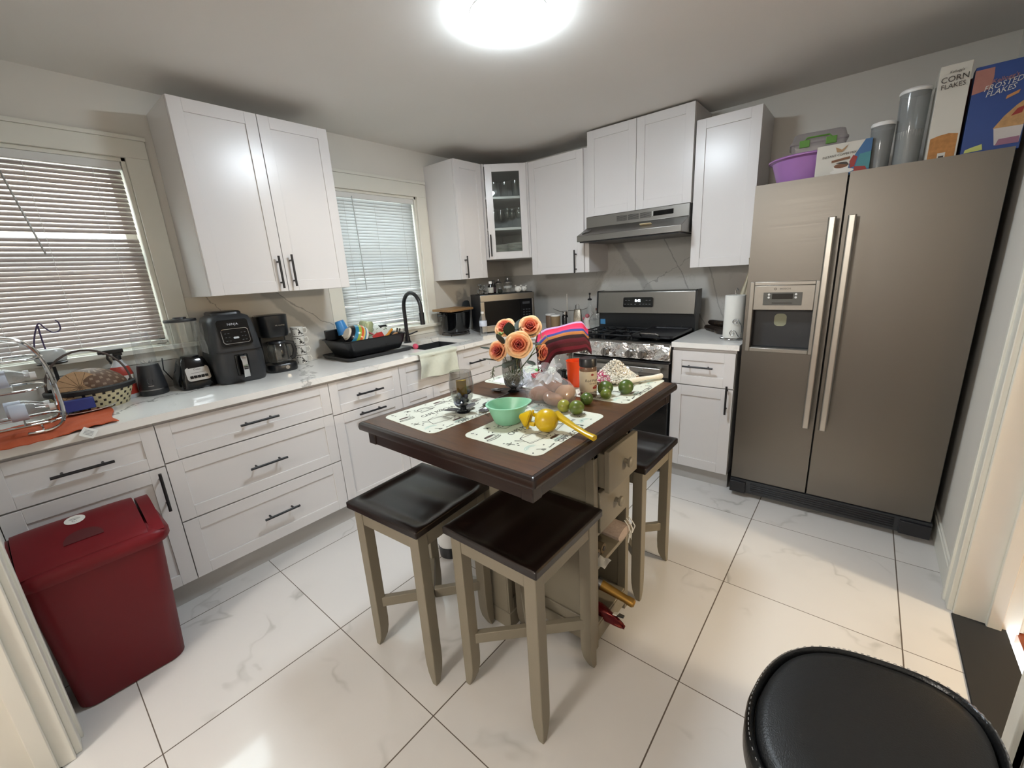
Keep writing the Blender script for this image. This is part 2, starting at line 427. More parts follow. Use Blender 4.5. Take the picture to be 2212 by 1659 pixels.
def window(n, w, cas_top):
    y0, y1, z0, z1 = w
    m = MB()
    # casing on the room side, sill and apron
    for a, b in ((y0 - .09, y0), (y1, y1 + .09)):
        m.box(0, a, z0 + .004, .018, b, z1)
    m.box(0, y0 - .09, z1, .018, y1 + .09, z1 + cas_top - .018).box(0, y0 - .095, z1 + cas_top - .018, .026, y1 + .095, z1 + cas_top)
    m.box(-.10, y0, z0 - .02, .0, y1, z0 + .004).box(.0, y0 - .10, z0 - .02, .055, y1 + .10, z0 + .004).box(0, y0 - .09, z0 - .075, .014, y1 + .09, z0 - .02)
    # jamb liner and two sashes
    m.box(-.15, y0, z0, 0, y0 + .018, z1).box(-.15, y1 - .018, z0, 0, y1, z1).box(-.15, y0, z1 - .018, 0, y1, z1)
    zm = (z0 + z1) / 2
    for a, b, x in ((z0 + .004, zm + .02, -.10), (zm - .02, z1 - .018, -.125)):
        m.box(x, y0 + .018, a, x + .025, y0 + .06, b).box(x, y1 - .06, a, x + .025, y1 - .018, b)
        m.box(x, y0 + .018, a, x + .025, y1 - .018, a + .045).box(x, y0 + .018, b - .045, x + .025, y1 - .018, b)
    f = struct(m.build('window_%d' % n, M['trim'], bevel=.002))
    g = MB()
    g.box(-.090, y0 + .06, z0 + .05, -.086, y1 - .06, zm - .025).box(-.115, y0 + .06, zm + .025, -.111, y1 - .06, z1 - .063)
    g.build('window_glass', M['pane'], f, smooth=0)
    return f
window(1, W1, .10); window(2, W2, .115)

def blind(label, w, ztop, zbot, tilt, m, seed, pitch=.0212, bent=0, gap=None):
    rnd = random.Random(seed); y0, y1 = w[0] + .022, w[1] - .022; x = -.028
    t = thing('window_blind', label, 'blind', (0, 0, 0))
    MB().box(x - .022, y0, ztop - .035, x + .022, y1, ztop).build('head_rail', M['whitep'], t, bevel=.002)
    s = MB(); z = ztop - .048; k = 0; n = 14
    while z > zbot + .012:
        low = max(0, 1 - (z - zbot) / .42) if bent else 0
        ta = RD(tilt + rnd.uniform(-1.5, 1.5) - low * rnd.uniform(-8, 30) * bent)
        sag = low * bent * rnd.uniform(-.008, .008); bow = rnd.uniform(-.012, .012) * low * bent
        if gap and abs(z - gap) < pitch * .6: ta = RD(4); zz = z + pitch * .55
        else: zz = z
        hw = .0125
        def fn(u, v):
            yy = y0 + .004 + (y1 - y0 - .008) * u
            q = (v - .5) * 2; crown = (1 - q * q) * .0022
            return (x + hw*q*math.cos(ta) + crown*math.sin(ta), yy, zz + sag*(u - .5)*2 + bow*math.sin(PI*u) - hw*q*math.sin(ta) + crown*math.cos(ta))
        s.grid(fn, n, 4)
        z -= pitch * (1 if not low else rnd.uniform(.75, 1.1)); k += 1
    s.build('slats', m, t, solid=.0006)
    MB().box(x - .014, y0, zbot - .008, x + .014, y1, zbot + .010).build('bottom_rail', M['whitep'], t, bevel=.003)
    c = MB()
    for f in (.16, .5, .84):
        yy = y0 + (y1 - y0) * f
        for dx in (-.0155, .0155): c.cyl((x + dx, yy, zbot), (x + dx, yy, ztop - .03), .0009, n=5)
    c.build('ladder_cords', M['whitep'], t)
    return t
b1 = blind('white mini blind over the window above the cluttered left counter', W1, W1[3] - .018, 1.172, 53, M['slat'], 1, gap=1.70)
MB().cyl((-.005, -3.235, 2.03), (.012, -3.17, 1.62), .004, n=6).build('tilt_wand', mat('frosted_wand', '#8d8880', .3), b1)
b2 = blind('crumpled white mini blind over the window behind the sink', W2, W2[3] - .018, 1.062, 73, M['slat2'], 2, bent=1)
MB().cyl((-.004, -1.60, 2.01), (-.002, -1.585, 1.36), .0035, n=6).build('tilt_wand', mat('grey_wand', '#b9bdbe', .3), b2)

# what stands outside: the next house's clapboard wall seen through the slits
sd = MB()
for k in range(16): sd.add([(-2.6, -9, k*.2 - .2), (-2.6, 5, k*.2 - .2), (-2.56, 5, k*.2), (-2.56, -9, k*.2)], [(0, 1, 2, 3)])
o = sd.build('neighbour_siding', mat('clapboard_siding', '#c4b3a4', .8, var=.1, vs=3), smooth=0, solid=.02); tag(o, 'tan clapboard wall of the neighbouring house outside the left window', 'wall', kind='structure')

# backsplash slabs
struct(MB().box(0, -3.54, ZC, .013, W1[1] + .09, 1.073).box(0, -2.71, ZC, .013, -1.89, 1.392).box(0, -1.89, ZC, .013, -.95, .963).box(0, -.95, ZC, .013, 0, 1.392).build('trim_5', M['bs_left'], smooth=0))
struct(MB().box(0.013, -.013, ZC, 1.10, 0, 1.392).box(1.10, -.013, .6, 1.945, 0, 1.80).box(1.945, -.013, ZC, 2.36, 0, 1.392).build('trim_6', M['bs_back'], smooth=0))

# ------------------------------------------------------------------ counters
def counter(name, label, boxes):
    m = MB()
    for b in boxes: m.box(*b)
    o = m.build(name, M['counter'], smooth=0); tag(o, label, 'countertop'); return o
SX0, SX1, SY0, SY1 = .13, .52, -1.52, -1.06
counter('countertop', 'marbled white countertop running under the windows and round the corner to the stove',
        [(.013, YN, ZC - .032, .635, SY0, ZC), (.013, SY0, ZC - .032, SX0, SY1, ZC), (SX1, SY0, ZC - .032, .635, SY1, ZC), (.013, SY1, ZC - .032, .635, -.013, ZC), (.635, -.685, ZC - .032, 1.182, -.013, ZC)])
counter('countertop', 'short marbled countertop between the stove and the refrigerator', [(1.955, -.69, ZC - .024, 2.345, -.013, ZC + .008)])
sk = MB(); sk.box(SX0 - .01, SY0 - .01, ZC - .22, SX1 + .01, SY1 + .01, ZC - .212)
sk.box(SX0 - .012, SY0 - .012, ZC - .22, SX0, SY1 + .012, ZC - .0325).box(SX1, SY0 - .012, ZC - .22, SX1 + .012, SY1 + .012, ZC - .0325)
sk.box(SX0, SY0 - .012, ZC - .22, SX1, SY0, ZC - .0325).box(SX0, SY1, ZC - .22, SX1, SY1 + .012, ZC - .0325)
o = thing('sink', 'black undermount sink in the counter below the crumpled blind', 'sink')
sk.build('basin', M['charc'], o, bevel=.004)
MB().cyl((.32, -1.29, ZC - .213), (.32, -1.29, ZC - .208), .045, n=24).build('drain', M['chrome'], o)

# ------------------------------------------------------------------ cabinets (local: width +x, front at y=0 facing -y)
def handle(parent, x, z, L, vert, y=0):
    m = MB()
    if vert:
        m.cyl((x, y - .032, z - L/2), (x, y - .032, z + L/2), .006, n=12)
        for q in (-.32, .32): m.cyl((x, y, z + q*L), (x, y - .034, z + q*L), .0048, n=10)
    else:
        m.cyl((x - L/2, y - .032, z), (x + L/2, y - .032, z), .006, n=12)
        for q in (-.32, .32): m.cyl((x + q*L, y, z), (x + q*L, y - .034, z), .0048, n=10)
    return m.build('handle', M['black'], parent)
def shaker(kind, parent, x0, x1, z0, z1, hd=None, fr=.057, glass=False):
    m = MB(); g = .0016; x0 += g; x1 -= g; z0 += g; z1 -= g
    m.box(x0, 0, z0, x0 + fr, .02, z1).box(x1 - fr, 0, z0, x1, .02, z1).box(x0 + fr, 0, z0, x1 - fr, .02, z0 + fr).box(x0 + fr, 0, z1 - fr, x1 - fr, .02, z1)
    if not glass: m.box(x0 + fr - .002, .007, z0 + fr - .002, x1 - fr + .002, .016, z1 - fr + .002)
    o = m.build(kind, M['cab'], parent, bevel=.0012)
    if glass: MB().box(x0 + fr - .004, .008, z0 + fr - .004, x1 - fr + .004, .012, z1 - fr + .004).build('glass_panel', M['pane'], o, smooth=0)
    if hd: handle(o, *hd)
    return o
def cabinet(name, label, loc, rz, w, dep, z0, z1, fronts, toe=0, carc=True, low=None):
    t = thing(name, label, 'cabinet', loc, rz)
    if low:
        MB().box(0.0005, .021, z0, w - .0005, dep, low).box(.0005, .021, low, w - .0005, .040, z1).build('body', M['cab'], t, smooth=0)
    elif carc: MB().box(0.0005, .021, z0, w - .0005, dep, z1).build('body', M['cab'], t, smooth=0)
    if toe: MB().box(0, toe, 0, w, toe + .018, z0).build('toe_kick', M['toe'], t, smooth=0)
    for f in fronts: shaker(f[0], t, *f[1:5], hd=f[5] if len(f) > 5 else None, **(f[6] if len(f) > 6 else {}))
    return t
TB, TT = .118, .882
XF = .612
D = 'drawer'; O = 'door'
def base(label, y0, y1, fr, low=None):
    return cabinet('base_cabinet', label, (XF, y0, 0), 90, y1 - y0, .595, TB - .004, ZC - .033, fr, toe=.047, low=low)
w = .478
base('white base cabinet behind the red bin, one wide drawer over a door', -3.539, -3.061, [(D, 0, w, .697, TT, (.24, .787, .178, 0), dict(fr=.05)), (O, 0, w, TB, .694, (w - .030, .590, .178, 1))])
w = .768
base('white base cabinet of three wide drawers beside the red bin', -3.061, -2.293, [(D, 0, w, .705, TT, (.39, .788, .175, 0), dict(fr=.05)), (D, 0, w, .415, .702, (.39, .559, .175, 0)), (D, 0, w, TB, .412, (.40, .270, .175, 0))])
w = .472
base('white base cabinet below the coffee maker with handle across its lower front', -2.293, -1.821, [(D, 0, w, .690, TT, (.236, .780, .18, 0), dict(fr=.05)), (O, 0, w, TB, .687, (.236, .660, .18, 0))])
w = .523
base('white base cabinet below the dish rack, partly under the hanging towel', -1.821, -1.298, [(D, 0, w, .690, TT, (.262, .790, .18, 0), dict(fr=.05)), (O, 0, w/2, TB, .687), (O, w/2, w, TB, .687)], low=.69)
w = .388
base('white base cabinet with small drawer right of the hanging towel', -1.298, -.910, [(D, 0, w, .672, TT, (.17, .780, .17, 0), dict(fr=.05)), (D, 0, w, .40, .669), (D, 0, w, TB, .397)], low=.69)
cabinet('base_cabinet', 'white corner base cabinet behind the roses at the room corner', (XF, -.910, 0), 90, .25, .595, TB - .004, ZC - .033, [], toe=.047)
w = .5
cabinet('base_cabinet', 'white base cabinet between the corner and the stove, behind the vase', (.682, -.667, 0), 0, w, .65, TB - .004, ZC - .033, [(O, 0, w/2, TB, TT, (.235, .72, .17, 1)), (O, w/2, w, TB, TT)], toe=.05)
w = .372
cabinet('base_cabinet', 'narrow white base cabinet between the stove and the refrigerator', (1.956, -.672, 0), 0, w, .655, .098, ZC - .025, [(D, 0, w, .665, .885, (.165, .789, .18, 0), dict(fr=.06)), (O, 0, w, .098, .662, (w - .032, .60, .178, 1), dict(fr=.065))], toe=.03)
# wall cabinets
U0, U1 = 1.392, 2.283
w = .752
cabinet('wall_cabinet', 'wide white two-door wall cabinet between the two windows', (.352, -2.671, 0), 90, w, .350, U0, U1, [(O, 0, w/2, U0, U1, (w/2 - .035, 1.497, .172, 1)), (O, w/2, w, U0, U1, (w/2 + .035, 1.504, .172, 1))])
w = .298
cabinet('wall_cabinet', 'narrow white wall cabinet right of the sink window', (.352, -.928, 0), 90, w, .350, U0, U1, [(O, 0, w, U0, U1, (.038, 1.487, .172, 1))])
w = .545
cabinet('wall_cabinet', 'tall white wall cabinet left of the range hood', (.622, -.352, 0), 0, w, .350, U0, U1, [(O, 0, w - .034, U0, U1, (w - .034 - .07, 1.478, .178, 1))])
w = .760
cabinet('wall_cabinet', 'white two-door cabinet above the range hood, touching the ceiling', (1.168, -.352, 0), 0, w, .350, 1.796, H - .012, [(O, 0, w/2, 1.796, H - .012), (O, w/2, w, 1.796, H - .012)])
w = .362
cabinet('wall_cabinet', 'white one-door wall cabinet between range hood and refrigerator', (1.938, -.352, 0), 0, w, .350, 1.384, 2.265, [(O, 0, w, 1.384, 2.265)])
# diagonal glass-door corner cabinet
cw = .372; ZG = 1.54
t = cabinet('wall_cabinet', 'diagonal corner wall cabinet with a glass door', (.352, -.622, 0), 45, cw, 0, ZG, U1, [], carc=False)
cc = MB()
poly = [(.352, -.622), (.622, -.352), (.622, -.002), (.002, -.002), (.002, -.622)]
Minv = (T(.352, -.622, 0) @ R(45, 'Z')).inverted(); cc.M = Minv
off = .016
pi_ = [(.352 - .012, -.622 + .012), (.622 - .012, -.352 + .012), (.621, -.002), (.002, -.002), (.002, -.621)]
for z in (ZG, 1.775, 2.02, U1 - .018): cc.prism([(a, b) for a, b in pi_], z, z + (.018))
cc.box(.002, -.018, ZG, .621, -.002, U1).box(.002, -.621, ZG, .018, -.002, U1).box(.605, -.36, ZG, .621, -.002, U1).box(.002, -.621, ZG, .36, -.605, U1)
cc.build('body', M['cab'], t, smooth=0)
dr = shaker('door', t, .022, cw - .008, ZG, U1, (.040, 1.652, .175, 1), glass=True)
# glasses and plates inside it
Mc = T(.352, -.622, 0) @ R(45, 'Z')
def incab(x, y): p = Mc @ Vector((x, y, 0)); return p.x, p.y
gl = MB().lathe([(.026, 0), (.031, .10), (.032, .13), (.030, .13), (.029, .10), (.024, .006)], 18)
g0 = gl.build('drinking_glass', M['glass']); tag(g0, '', 'glass', 'tall glasses on the top shelf of the glass-door cabinet')
x, y = incab(.10, .10); relabel(g0, 'tall clear drinking glass on the top shelf behind the corner cabinet glass', (x, y, 2.038))
for a, b in ((.19, .12), (.28, .10)):
    c = dup(g0); x, y = incab(a, b); c.location = (x, y, 2.038)
gs = MB().lathe([(.030, 0), (.030, .003), (.004, .006), (.004, .07), (.024, .085), (.033, .12), (.030, .16), (.029, .16), (.031, .12), (.02, .088), (.001, .076)], 18)
g1 = gs.build('stemmed_glass', M['glass']); tag(g1, 'stemmed clear glass on the middle shelf behind the corner cabinet glass', 'glass', 'stemmed glasses on the middle shelf of the glass-door cabinet')
for i, (a, b) in enumerate(((.09, .10), (.15, .16), (.20, .09), (.25, .17), (.30, .10))):
    c = g1 if i == 0 else dup(g1); x, y = incab(a, b); c.location = (x, y, 1.793)
pl = MB().lathe([(.05, 0), (.095, .010), (.096, .013), (.05, .004)], 28)
p0 = pl.build('plate', M['white']); tag(p0, 'white plate in the stacks on the bottom shelf of the glass-door cabinet', 'plate', 'plates stacked in the corner cabinet')
k = 0
for (a, b, n) in ((.115, .14, 9), (.275, .14, 10)):
    for j in range(n):
        c = p0 if k == 0 else dup(p0); k += 1; x, y = incab(a, b); c.location = (x, y, 1.559 + j * .011)

# ------------------------------------------------------------------ range hood
t = thing('range_hood', 'grey steel range hood under the two-door cabinet above the stove', 'range hood', (1.168, -.352, 0))
m = MB(); w = .760
m.prism_x([(.34, 1.794), (-.02, 1.794), (-.02, 1.715), (-.165, 1.655), (-.165, 1.613), (.34, 1.613)][::-1], 0, w)
m.build('canopy', M['steel'], t, bevel=.003)
MB().box(.02, -.155, 1.6055, w - .02, .33, 1.6125).build('underside', M['blackp'], t)
m = MB()
for q in range(3):
    for j in range(6): m.box(.25 + q*.088, -.0225, 1.738 + j*.0062, .25 + q*.088 + .078, -.0205, 1.7405 + j*.0062)
m.build('vent_louvers', M['blackp'], t)
m = MB(); m.box(.521, -.024, 1.742, .656, -.0205, 1.772)
p = m.build('switch_panel', M['blackg'], t)
MB().box(.515, -.025, 1.742, .519, -.0205, 1.772).build('indicator_strip', M['whitep'], t)
m = MB(); m.at(T(.50, -.100, 1.6855) @ R(-22.5, 'X')).box(-.04, -.012, 0, .04, .012, .004)
m.build('badge', mat('cream_sticker', '#d8c6a0', .5), t, bevel=.001)
m = MB(); m.tube([(.03, -.135, 1.672), (.055, -.115, 1.682), (.078, -.09, 1.694)], .005).tube([(.055, -.115, 1.682), (.075, -.112, 1.682)], .004)
o = m.build('utensil_clip', M['silver']); o.parent = t; o['label'] = 'small grey clip stuck on the left of the hood'

# ------------------------------------------------------------------ stove
SXX, SW = 1.186, .765
t = thing('gas_stove', 'black and steel gas range with foil-covered control panel', 'stove', (SXX, -.72, 0))
MB().box(0, .06, .06, SW, .64, .905).box(.03, .08, 0, SW - .03, .62, .06).build('body', M['blackp'], t, bevel=.003)
m = MB(); m.box(-.002, .055, .905, SW + .002, .60, .928)
m.build('cooktop', M['blackg'], t, bevel=.006)
bgm = MB().prism_x([(.50, .928), (.50, 1.05), (.485, 1.06), (.50, 1.228), (.515, 1.235), (.60, 1.235), (.60, .928)], .0, SW)
bk = MB().prism_x([(.515, .928), (.515, 1.062), (.60, 1.062), (.60, .928)], .0, SW).build('backguard_base', M['blackp'], t)
bp = MB().prism_x([(.487, 1.062), (.500, 1.225), (.508, 1.233), (.60, 1.233), (.60, 1.062)], .0, SW).build('backguard', M['steel'], t, bevel=.004)
for xa in (SW, -.010): MB().prism_x([(.485, 1.058), (.499, 1.229), (.508, 1.236), (.605, 1.236), (.605, 1.058)], xa, xa + .010).build('end_cap', M['blackp'], t)
Mp = T(.345, .4865, 1.148) @ R(90 - 4.5, 'X')
m = MB().at(Mp).prism(rrect(-.118, -.037, .118, .037, .01), -.004, .006)
dp = m.build('display_panel', M['blackg'], bp)
led = NT('display_digits'); led.set(col=(.9, .95, 1), emit=(.85, .95, 1), es=3.0)
m = MB().text('8:42', .026, Mp @ T(0, .012, .0065)); m.build('clock_digits', led.mat, bp, smooth=0)
m = MB()
for r_, xs in ((.015, (-.095, -.07, .07, .095)), (-.014, (-.1, -.075, -.05, -.02, .02, .045, .07, .095))):
    for x_ in xs: m.at(Mp).box(x_ - .007, r_ - .0025, .006, x_ + .007, r_ + .0005, .0066)
m.build('button_legend', mat('grey_legend', '#77797c', .5), bp, smooth=0)
# grates, burners, griddle
def grate(x0, x1, burn):
    m = MB(); y0, y1 = .09, .46; z = .952
    for a, b, c, d_ in ((x0, y0, x1, y0), (x0, y1, x1, y1), (x0, y0, x0, y1), (x1, y0, x1, y1), (x0, (y0+y1)/2, x1, (y0+y1)/2)):
        m.tube([(a, b, z), (c, d_, z)], .006, 6)
    for yc in burn:
        xc = (x0 + x1) / 2
        for k in range(6):
            a = k * PI / 3; m.tube([(xc + .025*math.cos(a), yc + .025*math.sin(a), z + .003), (xc + .085*math.cos(a), yc + .085*math.sin(a), z + .003)], .005, 6)
    for a in (x0, x1):
        for b in (y0, y1): m.cyl((a, b, .928), (a, b, z), .007, n=8)
    return m.build('grate', M['blackp'], t)
grate(.03, .25, (.18, .37)); grate(.265, .475, (.28,))
for xc, yc in ((.14, .18), (.14, .37), (.37, .28), (.62, .18), (.62, .37)):
    MB().lathe([(.045, .928), (.045, .936), (.033, .938), (.033, .946), (.0, .948)], 20, (xc, yc, 0)).build('burner', M['black'], t)
o = thing('griddle', 'flat black griddle with wire handles over the right burners of the stove', 'griddle', (SXX, -.72, 0))
m = MB(); m.loft([ring(rrect(.475, .075, .755, .49, .02), .945), ring(rrect(.47, .07, .76, .495, .02), .955), ring(rrect(.47, .07, .76, .495, .02), .966), ring(rrect(.482, .082, .748, .483, .02), .966), ring(rrect(.487, .087, .743, .478, .02), .958)])
m.build('plate', M['black'], o)
for yy, sg in ((.062, -1), (.50, 1)):
    MB().tube([(.555, yy - sg*.006, .960), (.555, yy + sg*.022, .975), (.565, yy + sg*.032, .985), (.665, yy + sg*.032, .985), (.675, yy + sg*.022, .975), (.675, yy - sg*.006, .960)], .005, 8).build('handle', M['chrome'], o)
# foil covered control panel
foil = NT('crumpled_foil'); v = foil.obj(); nz = foil.noise(v, 9, 3, .5, 1.2); foil.set(col=(.80, .80, .80), metal=1.0, rough=.22); foil.bump(nz, .6, .04)
rn = random.Random(3)
def ff(u, v):
    x_ = -.004 + u * (SW + .008); z_ = .815 + v * .10
    n_ = abs(noise.noise(Vector((x_*11, z_*16, 3)))) * .014 + abs(noise.noise(Vector((x_*27, z_*30, 9)))) * .003
    return (x_, .022 - (1 - v) * .014 + n_ - .008, z_)
m = MB(); m.grid(ff, 110, 18)
m.build('foil_panel', foil.mat, t, smooth=25, solid=.001)
MB().box(0, .03, .808, SW, .07, .915).box(0.0, .02, .905, SW, .06, .925).build('panel_backing', M['steel'], t)
knobm = mat('knob_metal', '#98948e', .28, .9)
for kx in (.142, .321, .501, .592, .055):
    kb = MB().at(T(kx, .002, .850) @ R(90, 'X') @ R(180, 'Y') @ R(180, 'Y'))
    kb.lathe([(.027, -.004), (.027, .012), (.023, .030), (.021, .034), (0, .034)], 24).box(-.004, -.021, .030, .004, .021, .040)
    kb.build('knob', knobm, t)
# oven door
MB().box(-.002, .0, .795, SW + .002, .06, .806).build('upper_gap_trim', M['blackp'], t)
od = MB().box(.005, .022, .215, SW - .005, .058, .79).build('oven_door', M['blackg'], t, bevel=.004)
MB().box(.005, .014, .70, SW - .005, .023, .79).build('door_top_band', M['steel'], od, bevel=.002)
MB().box(.04, -.034, .735, SW - .04, -.012, .768).box(.05, -.014, .738, .08, .016, .765).box(SW - .08, -.014, .738, SW - .05, .016, .765).build('handle', M['steelv'], od, bevel=.004)
MB().box(.005, .022, .07, SW - .005, .058, .208).build('storage_drawer', M['steel'], t, bevel=.004)

# ------------------------------------------------------------------ refrigerator
t = thing('refrigerator', 'large brushed steel side-by-side refrigerator with ice dispenser', 'refrigerator', (2.360, -.70, 0))
FW = .893
MB().box(.004, .065, .03, FW + .012, .66, 1.775).build('cabinet_body', M['charc'], t, bevel=.004)
def fdoor(x0, x1, name='door', hole=None):
    m = MB(); z0, z1 = .118, 1.785
    if hole:
        a, b, c, d_ = hole
        m.box(x0, 0, z0, a, .06, z1).box(b, 0, z0, x1, .06, z1).box(a, 0, z0, b, .06, c).box(a, 0, d_, b, .06, z1)
    else: m.box(x0, 0, z0, x1, .06, z1)
    return m.build(name, M['fsteel'], t, smooth=0)
ld = fdoor(0, .380, hole=(.028, .322, .925, 1.285)); rd = fdoor(.388, FW)
for d_, xx in ((ld, .347), (rd, .421)):
    h = MB(); prof = [(-.017, -.062), (-.011, -.070), (.011, -.070), (.017, -.062), (.010, -.050), (-.010, -.050)]
    h.loft([[(xx + a, b, z) for a, b in prof] for z in (.525, .53, 1.585, 1.59)])
    for z in (.56, 1.545): h.box(xx - .009, -.055, z - .02, xx + .009, .002, z + .02)
    h.build('handle', M['steelv'], d_, bevel=.002)
m = MB(); m.box(.0, -.006, .03, FW + .008, .07, .112)
gr = m.build('base_grille', M['charc'], t)
m = MB()
for k in range(5): m.box(.11, -.012, .045 + k*.013, FW - .13, -.005, .051 + k*.013)
m.box(0, -.022, .03, .085, .0, .10).box(FW - .11, -.022, .03, FW + .006, .0, .10)
m.build('grille_slats', M['black'], gr, bevel=.002)
for xa in (.03, FW - .1):
    for ya in (.1, .5): MB().box(xa, ya, 0, xa + .05, ya + .05, .03).build('foot', M['rubber'], t)
# dispenser set into the left door
m = MB()
m.box(.016, -.008, .914, .038, .02, 1.296).box(.312, -.008, .914, .334, .02, 1.296).box(.038, -.008, .914, .312, .02, .936).box(.038, -.008, 1.276, .312, .02, 1.296).box(.038, -.006, 1.145, .312, .02, 1.276)
dsp = m.build('dispenser', mat('dispenser_silver', '#99948c', .35, .6), ld, bevel=.003)
# recess
def fpart(mb, name, mt, **k):
    o = mb.build(name, mt, t, **k); return o
fpart(MB().box(.038, .085, .936, .312, .09, 1.145).box(.030, .02, .93, .038, .09, 1.15).box(.312, .02, .93, .320, .09, 1.15).box(.03, .02, 1.145, .32, .09, 1.15).box(.03, .02, .93, .32, .09, .938), 'dispenser_recess', M['charc'])
fpart(MB().at(T(.165, .075, 1.085) @ R(90, 'X')).prism(rrect(-.029, -.034, .029, .034, .02), 0, .012), 'dispenser_paddle', mat('paddle_sticker', '#8f9179', .5))
fpart(MB().at(T(.172, -.0065, 1.205) @ R(90, 'X')).prism(rrect(-.088, -.034, .088, .034, .002), 0, .0012), 'control_panel', mat('panel_grey', '#55544f', .4))
fpart(MB().at(T(.172, -.0078, 1.218) @ R(90, 'X')).prism(rrect(-.047, -.014, .047, .014, .001), 0, .0012).box(-.046, -.036, 0, .046, -.034, .001), 'display_window', M['blackg'])
for x_ in (-.062, .060):
    for z_ in (.010, -.006):
        m = MB(); m.at(T(.172 + x_, -.0078, 1.218 + z_) @ R(90, 'X')).lathe([(.0058, 0), (.0052, .0018), (0, .0022)], 14); fpart(m, 'button', M['whitep'])
m = MB().text('BOSCH', .013, T(.182, -.0066, 1.257) @ R(90, 'X'), sx=1.15).at(T(.137, -.0066, 1.257) @ R(90, 'X')).tube([(.006*math.cos(a*PI/8), .006*math.sin(a*PI/8), 0) for a in range(16)], .0006, 4, True).box(-.003, -.0006, 0, .003, .0006, .0004).box(-.003, -.004, 0, -.002, .004, .0004).box(.002, -.004, 0, .003, .004, .0004)
fpart(m, 'door_lettering', mat('lettering_grey', '#5e5a55', .5), smooth=0)

# ------------------------------------------------------------------ ceiling lamp
LX, LY = 1.672, -1.842
t = thing('ceiling_light', 'round white flush ceiling light, switched on', 'ceiling light', (LX, LY, H))
MB().lathe([(.1520, -.0), (.1520, -.004), (.151, -.005), (.1495, -.005), (.1495, 0)], 48).build('rim', M['whitep'], t)
em = NT('lit_diffuser'); em.set(col=(.9, .9, .9), emit=(.82, .92, 1.0), es=LED_STRENGTH)
MB().lathe([(.149, -.003), (.148, -.020), (.135, -.033), (.10, -.041), (.05, -.044), (0, -.045)], 48).build('diffuser', em.mat, t)
# ------------------------------------------------------------------ island table
TX0, TX1, TY0, TY1 = 1.458, 2.285, -2.612, -1.548
OX, OY = 2.02, -2.06
t = thing('island_table', 'dark brown kitchen island table on a taupe storage pedestal', 'table', (OX, OY, 0)); Mo = T(-OX, -OY, 0)
tp = MB().at(Mo); rr = rrect(TX0, TY0, TX1, TY1, .012, 3)
cx_, cy_ = (TX0 + TX1)/2, (TY0 + TY1)/2
def ins(d): return rrect(TX0 + d, TY0 + d, TX1 - d, TY1 - d, max(.004, .012 - d), 3)
tp.loft([[(x, y, z) for x, y in ins(d)] for d, z in ((.012, ZT - .034), (.002, ZT - .028), (0, ZT - .018), (.003, ZT - .006), (.010, ZT - .0008), (.018, ZT - .0008))])
top = tp.build('tabletop', M['tableedge'], t)
MB().at(Mo).box(TX0 + .020, TY0 + .020, ZT - .01, TX1 - .020, TY1 - .020, ZT).build('top_panel', M['tabletop'], top)
AP0, AP1 = .828, ZT - .034; d = .030
MB().at(Mo).box(TX0+d, TY0+d, AP0, TX1-d, TY0+d+.02, AP1).box(TX0+d, TY1-d-.02, AP0, TX1-d, TY1-d, AP1).box(TX0+d, TY0+d, AP0, TX0+d+.02, TY1-d, AP1).box(TX1-d-.02, TY0+d, AP0, TX1-d, TY1-d, AP1).build('apron', M['tableedge'], t, bevel=.002)
for a in (TX0 + .022, TX1 - .022 - .05):
    for b in (TY0 + .022, TY1 - .022 - .05):
        MB().at(Mo).box(a + .004, b + .004, AP0 - .0005, a + .046, b + .046, AP1).build('corner_block', M['tableedge'], t, bevel=.003)
PX0, PX1, PY0, PY1 = 1.80, 2.236, -2.218, -1.930
m = MB().at(Mo)
m.box(PX0, PY0 + .006, .03, PX0 + .02, PY1 - .006, AP0).box(PX0 + .02, PY0 + .008, .03, PX1 - .02, PY0 + .022, AP0).box(PX0 + .02, PY1 - .022, .03, PX1 - .02, PY1 - .008, AP0)
m.box(PX0 + .02, PY0 + .02, .09, PX1 - .004, PY1 - .02, .105).box(PX0 + .02, PY0 + .02, .345, PX1 - .004, PY1 - .02, .362).box(PX0 + .02, PY0 + .02, .487, PX1 - .004, PY1 - .02, .50).box(PX0, PY0, AP0 - .03, PX1, PY1, AP0)
m.build('pedestal_body', M['stool'], t, bevel=.002)
m = MB().at(Mo)      # corner posts with rails and mouldings on the two long sides
for a, b in ((PX1 - .035, PY0), (PX1 - .035, PY1 - .028), (PX0, PY0), (PX0, PY1 - .028)): m.box(a, b, 0, a + .035, b + .028, AP0)
for yy, s_ in ((PY0, 1), (PY1, -1)):
    m.box(PX0 + .035, yy, .03, PX1 - .035, yy + s_*.012, .13).box(PX0 + .035, yy, AP0 - .07, PX1 - .035, yy + s_*.012, AP0 - .03)
    m.box(PX0 + .035, yy - s_*.006, .03, PX1 - .035, yy + s_*.004, .085)
m.box(PX1 - .012, PY0 + .028, .03, PX1, PY1 - .028, .098)
m.build('pedestal_frame', M['stool'], t, bevel=.002)
WX0, WX1, WY0 = 1.775, 1.905, -2.325
m = MB().at(Mo)
m.box(WX0, WY0, .03, WX1 - .008, PY0 + .004, AP0).box(WX1 - .008, WY0, .03, WX1, WY0 + .025, AP0).box(WX1 - .008, WY0 + .025, .03, WX1, PY0, .13).box(WX1 - .008, WY0 + .025, AP0 - .06, WX1, PY0, AP0).box(WX1 - .001, WY0 - .004, .0, WX1 + .005, PY0, .075).box(WX0 - .004, WY0 - .005, 0, WX1 + .005, WY0 + .002, .075)
m.build('side_wing', M['stool'], t, bevel=.002)
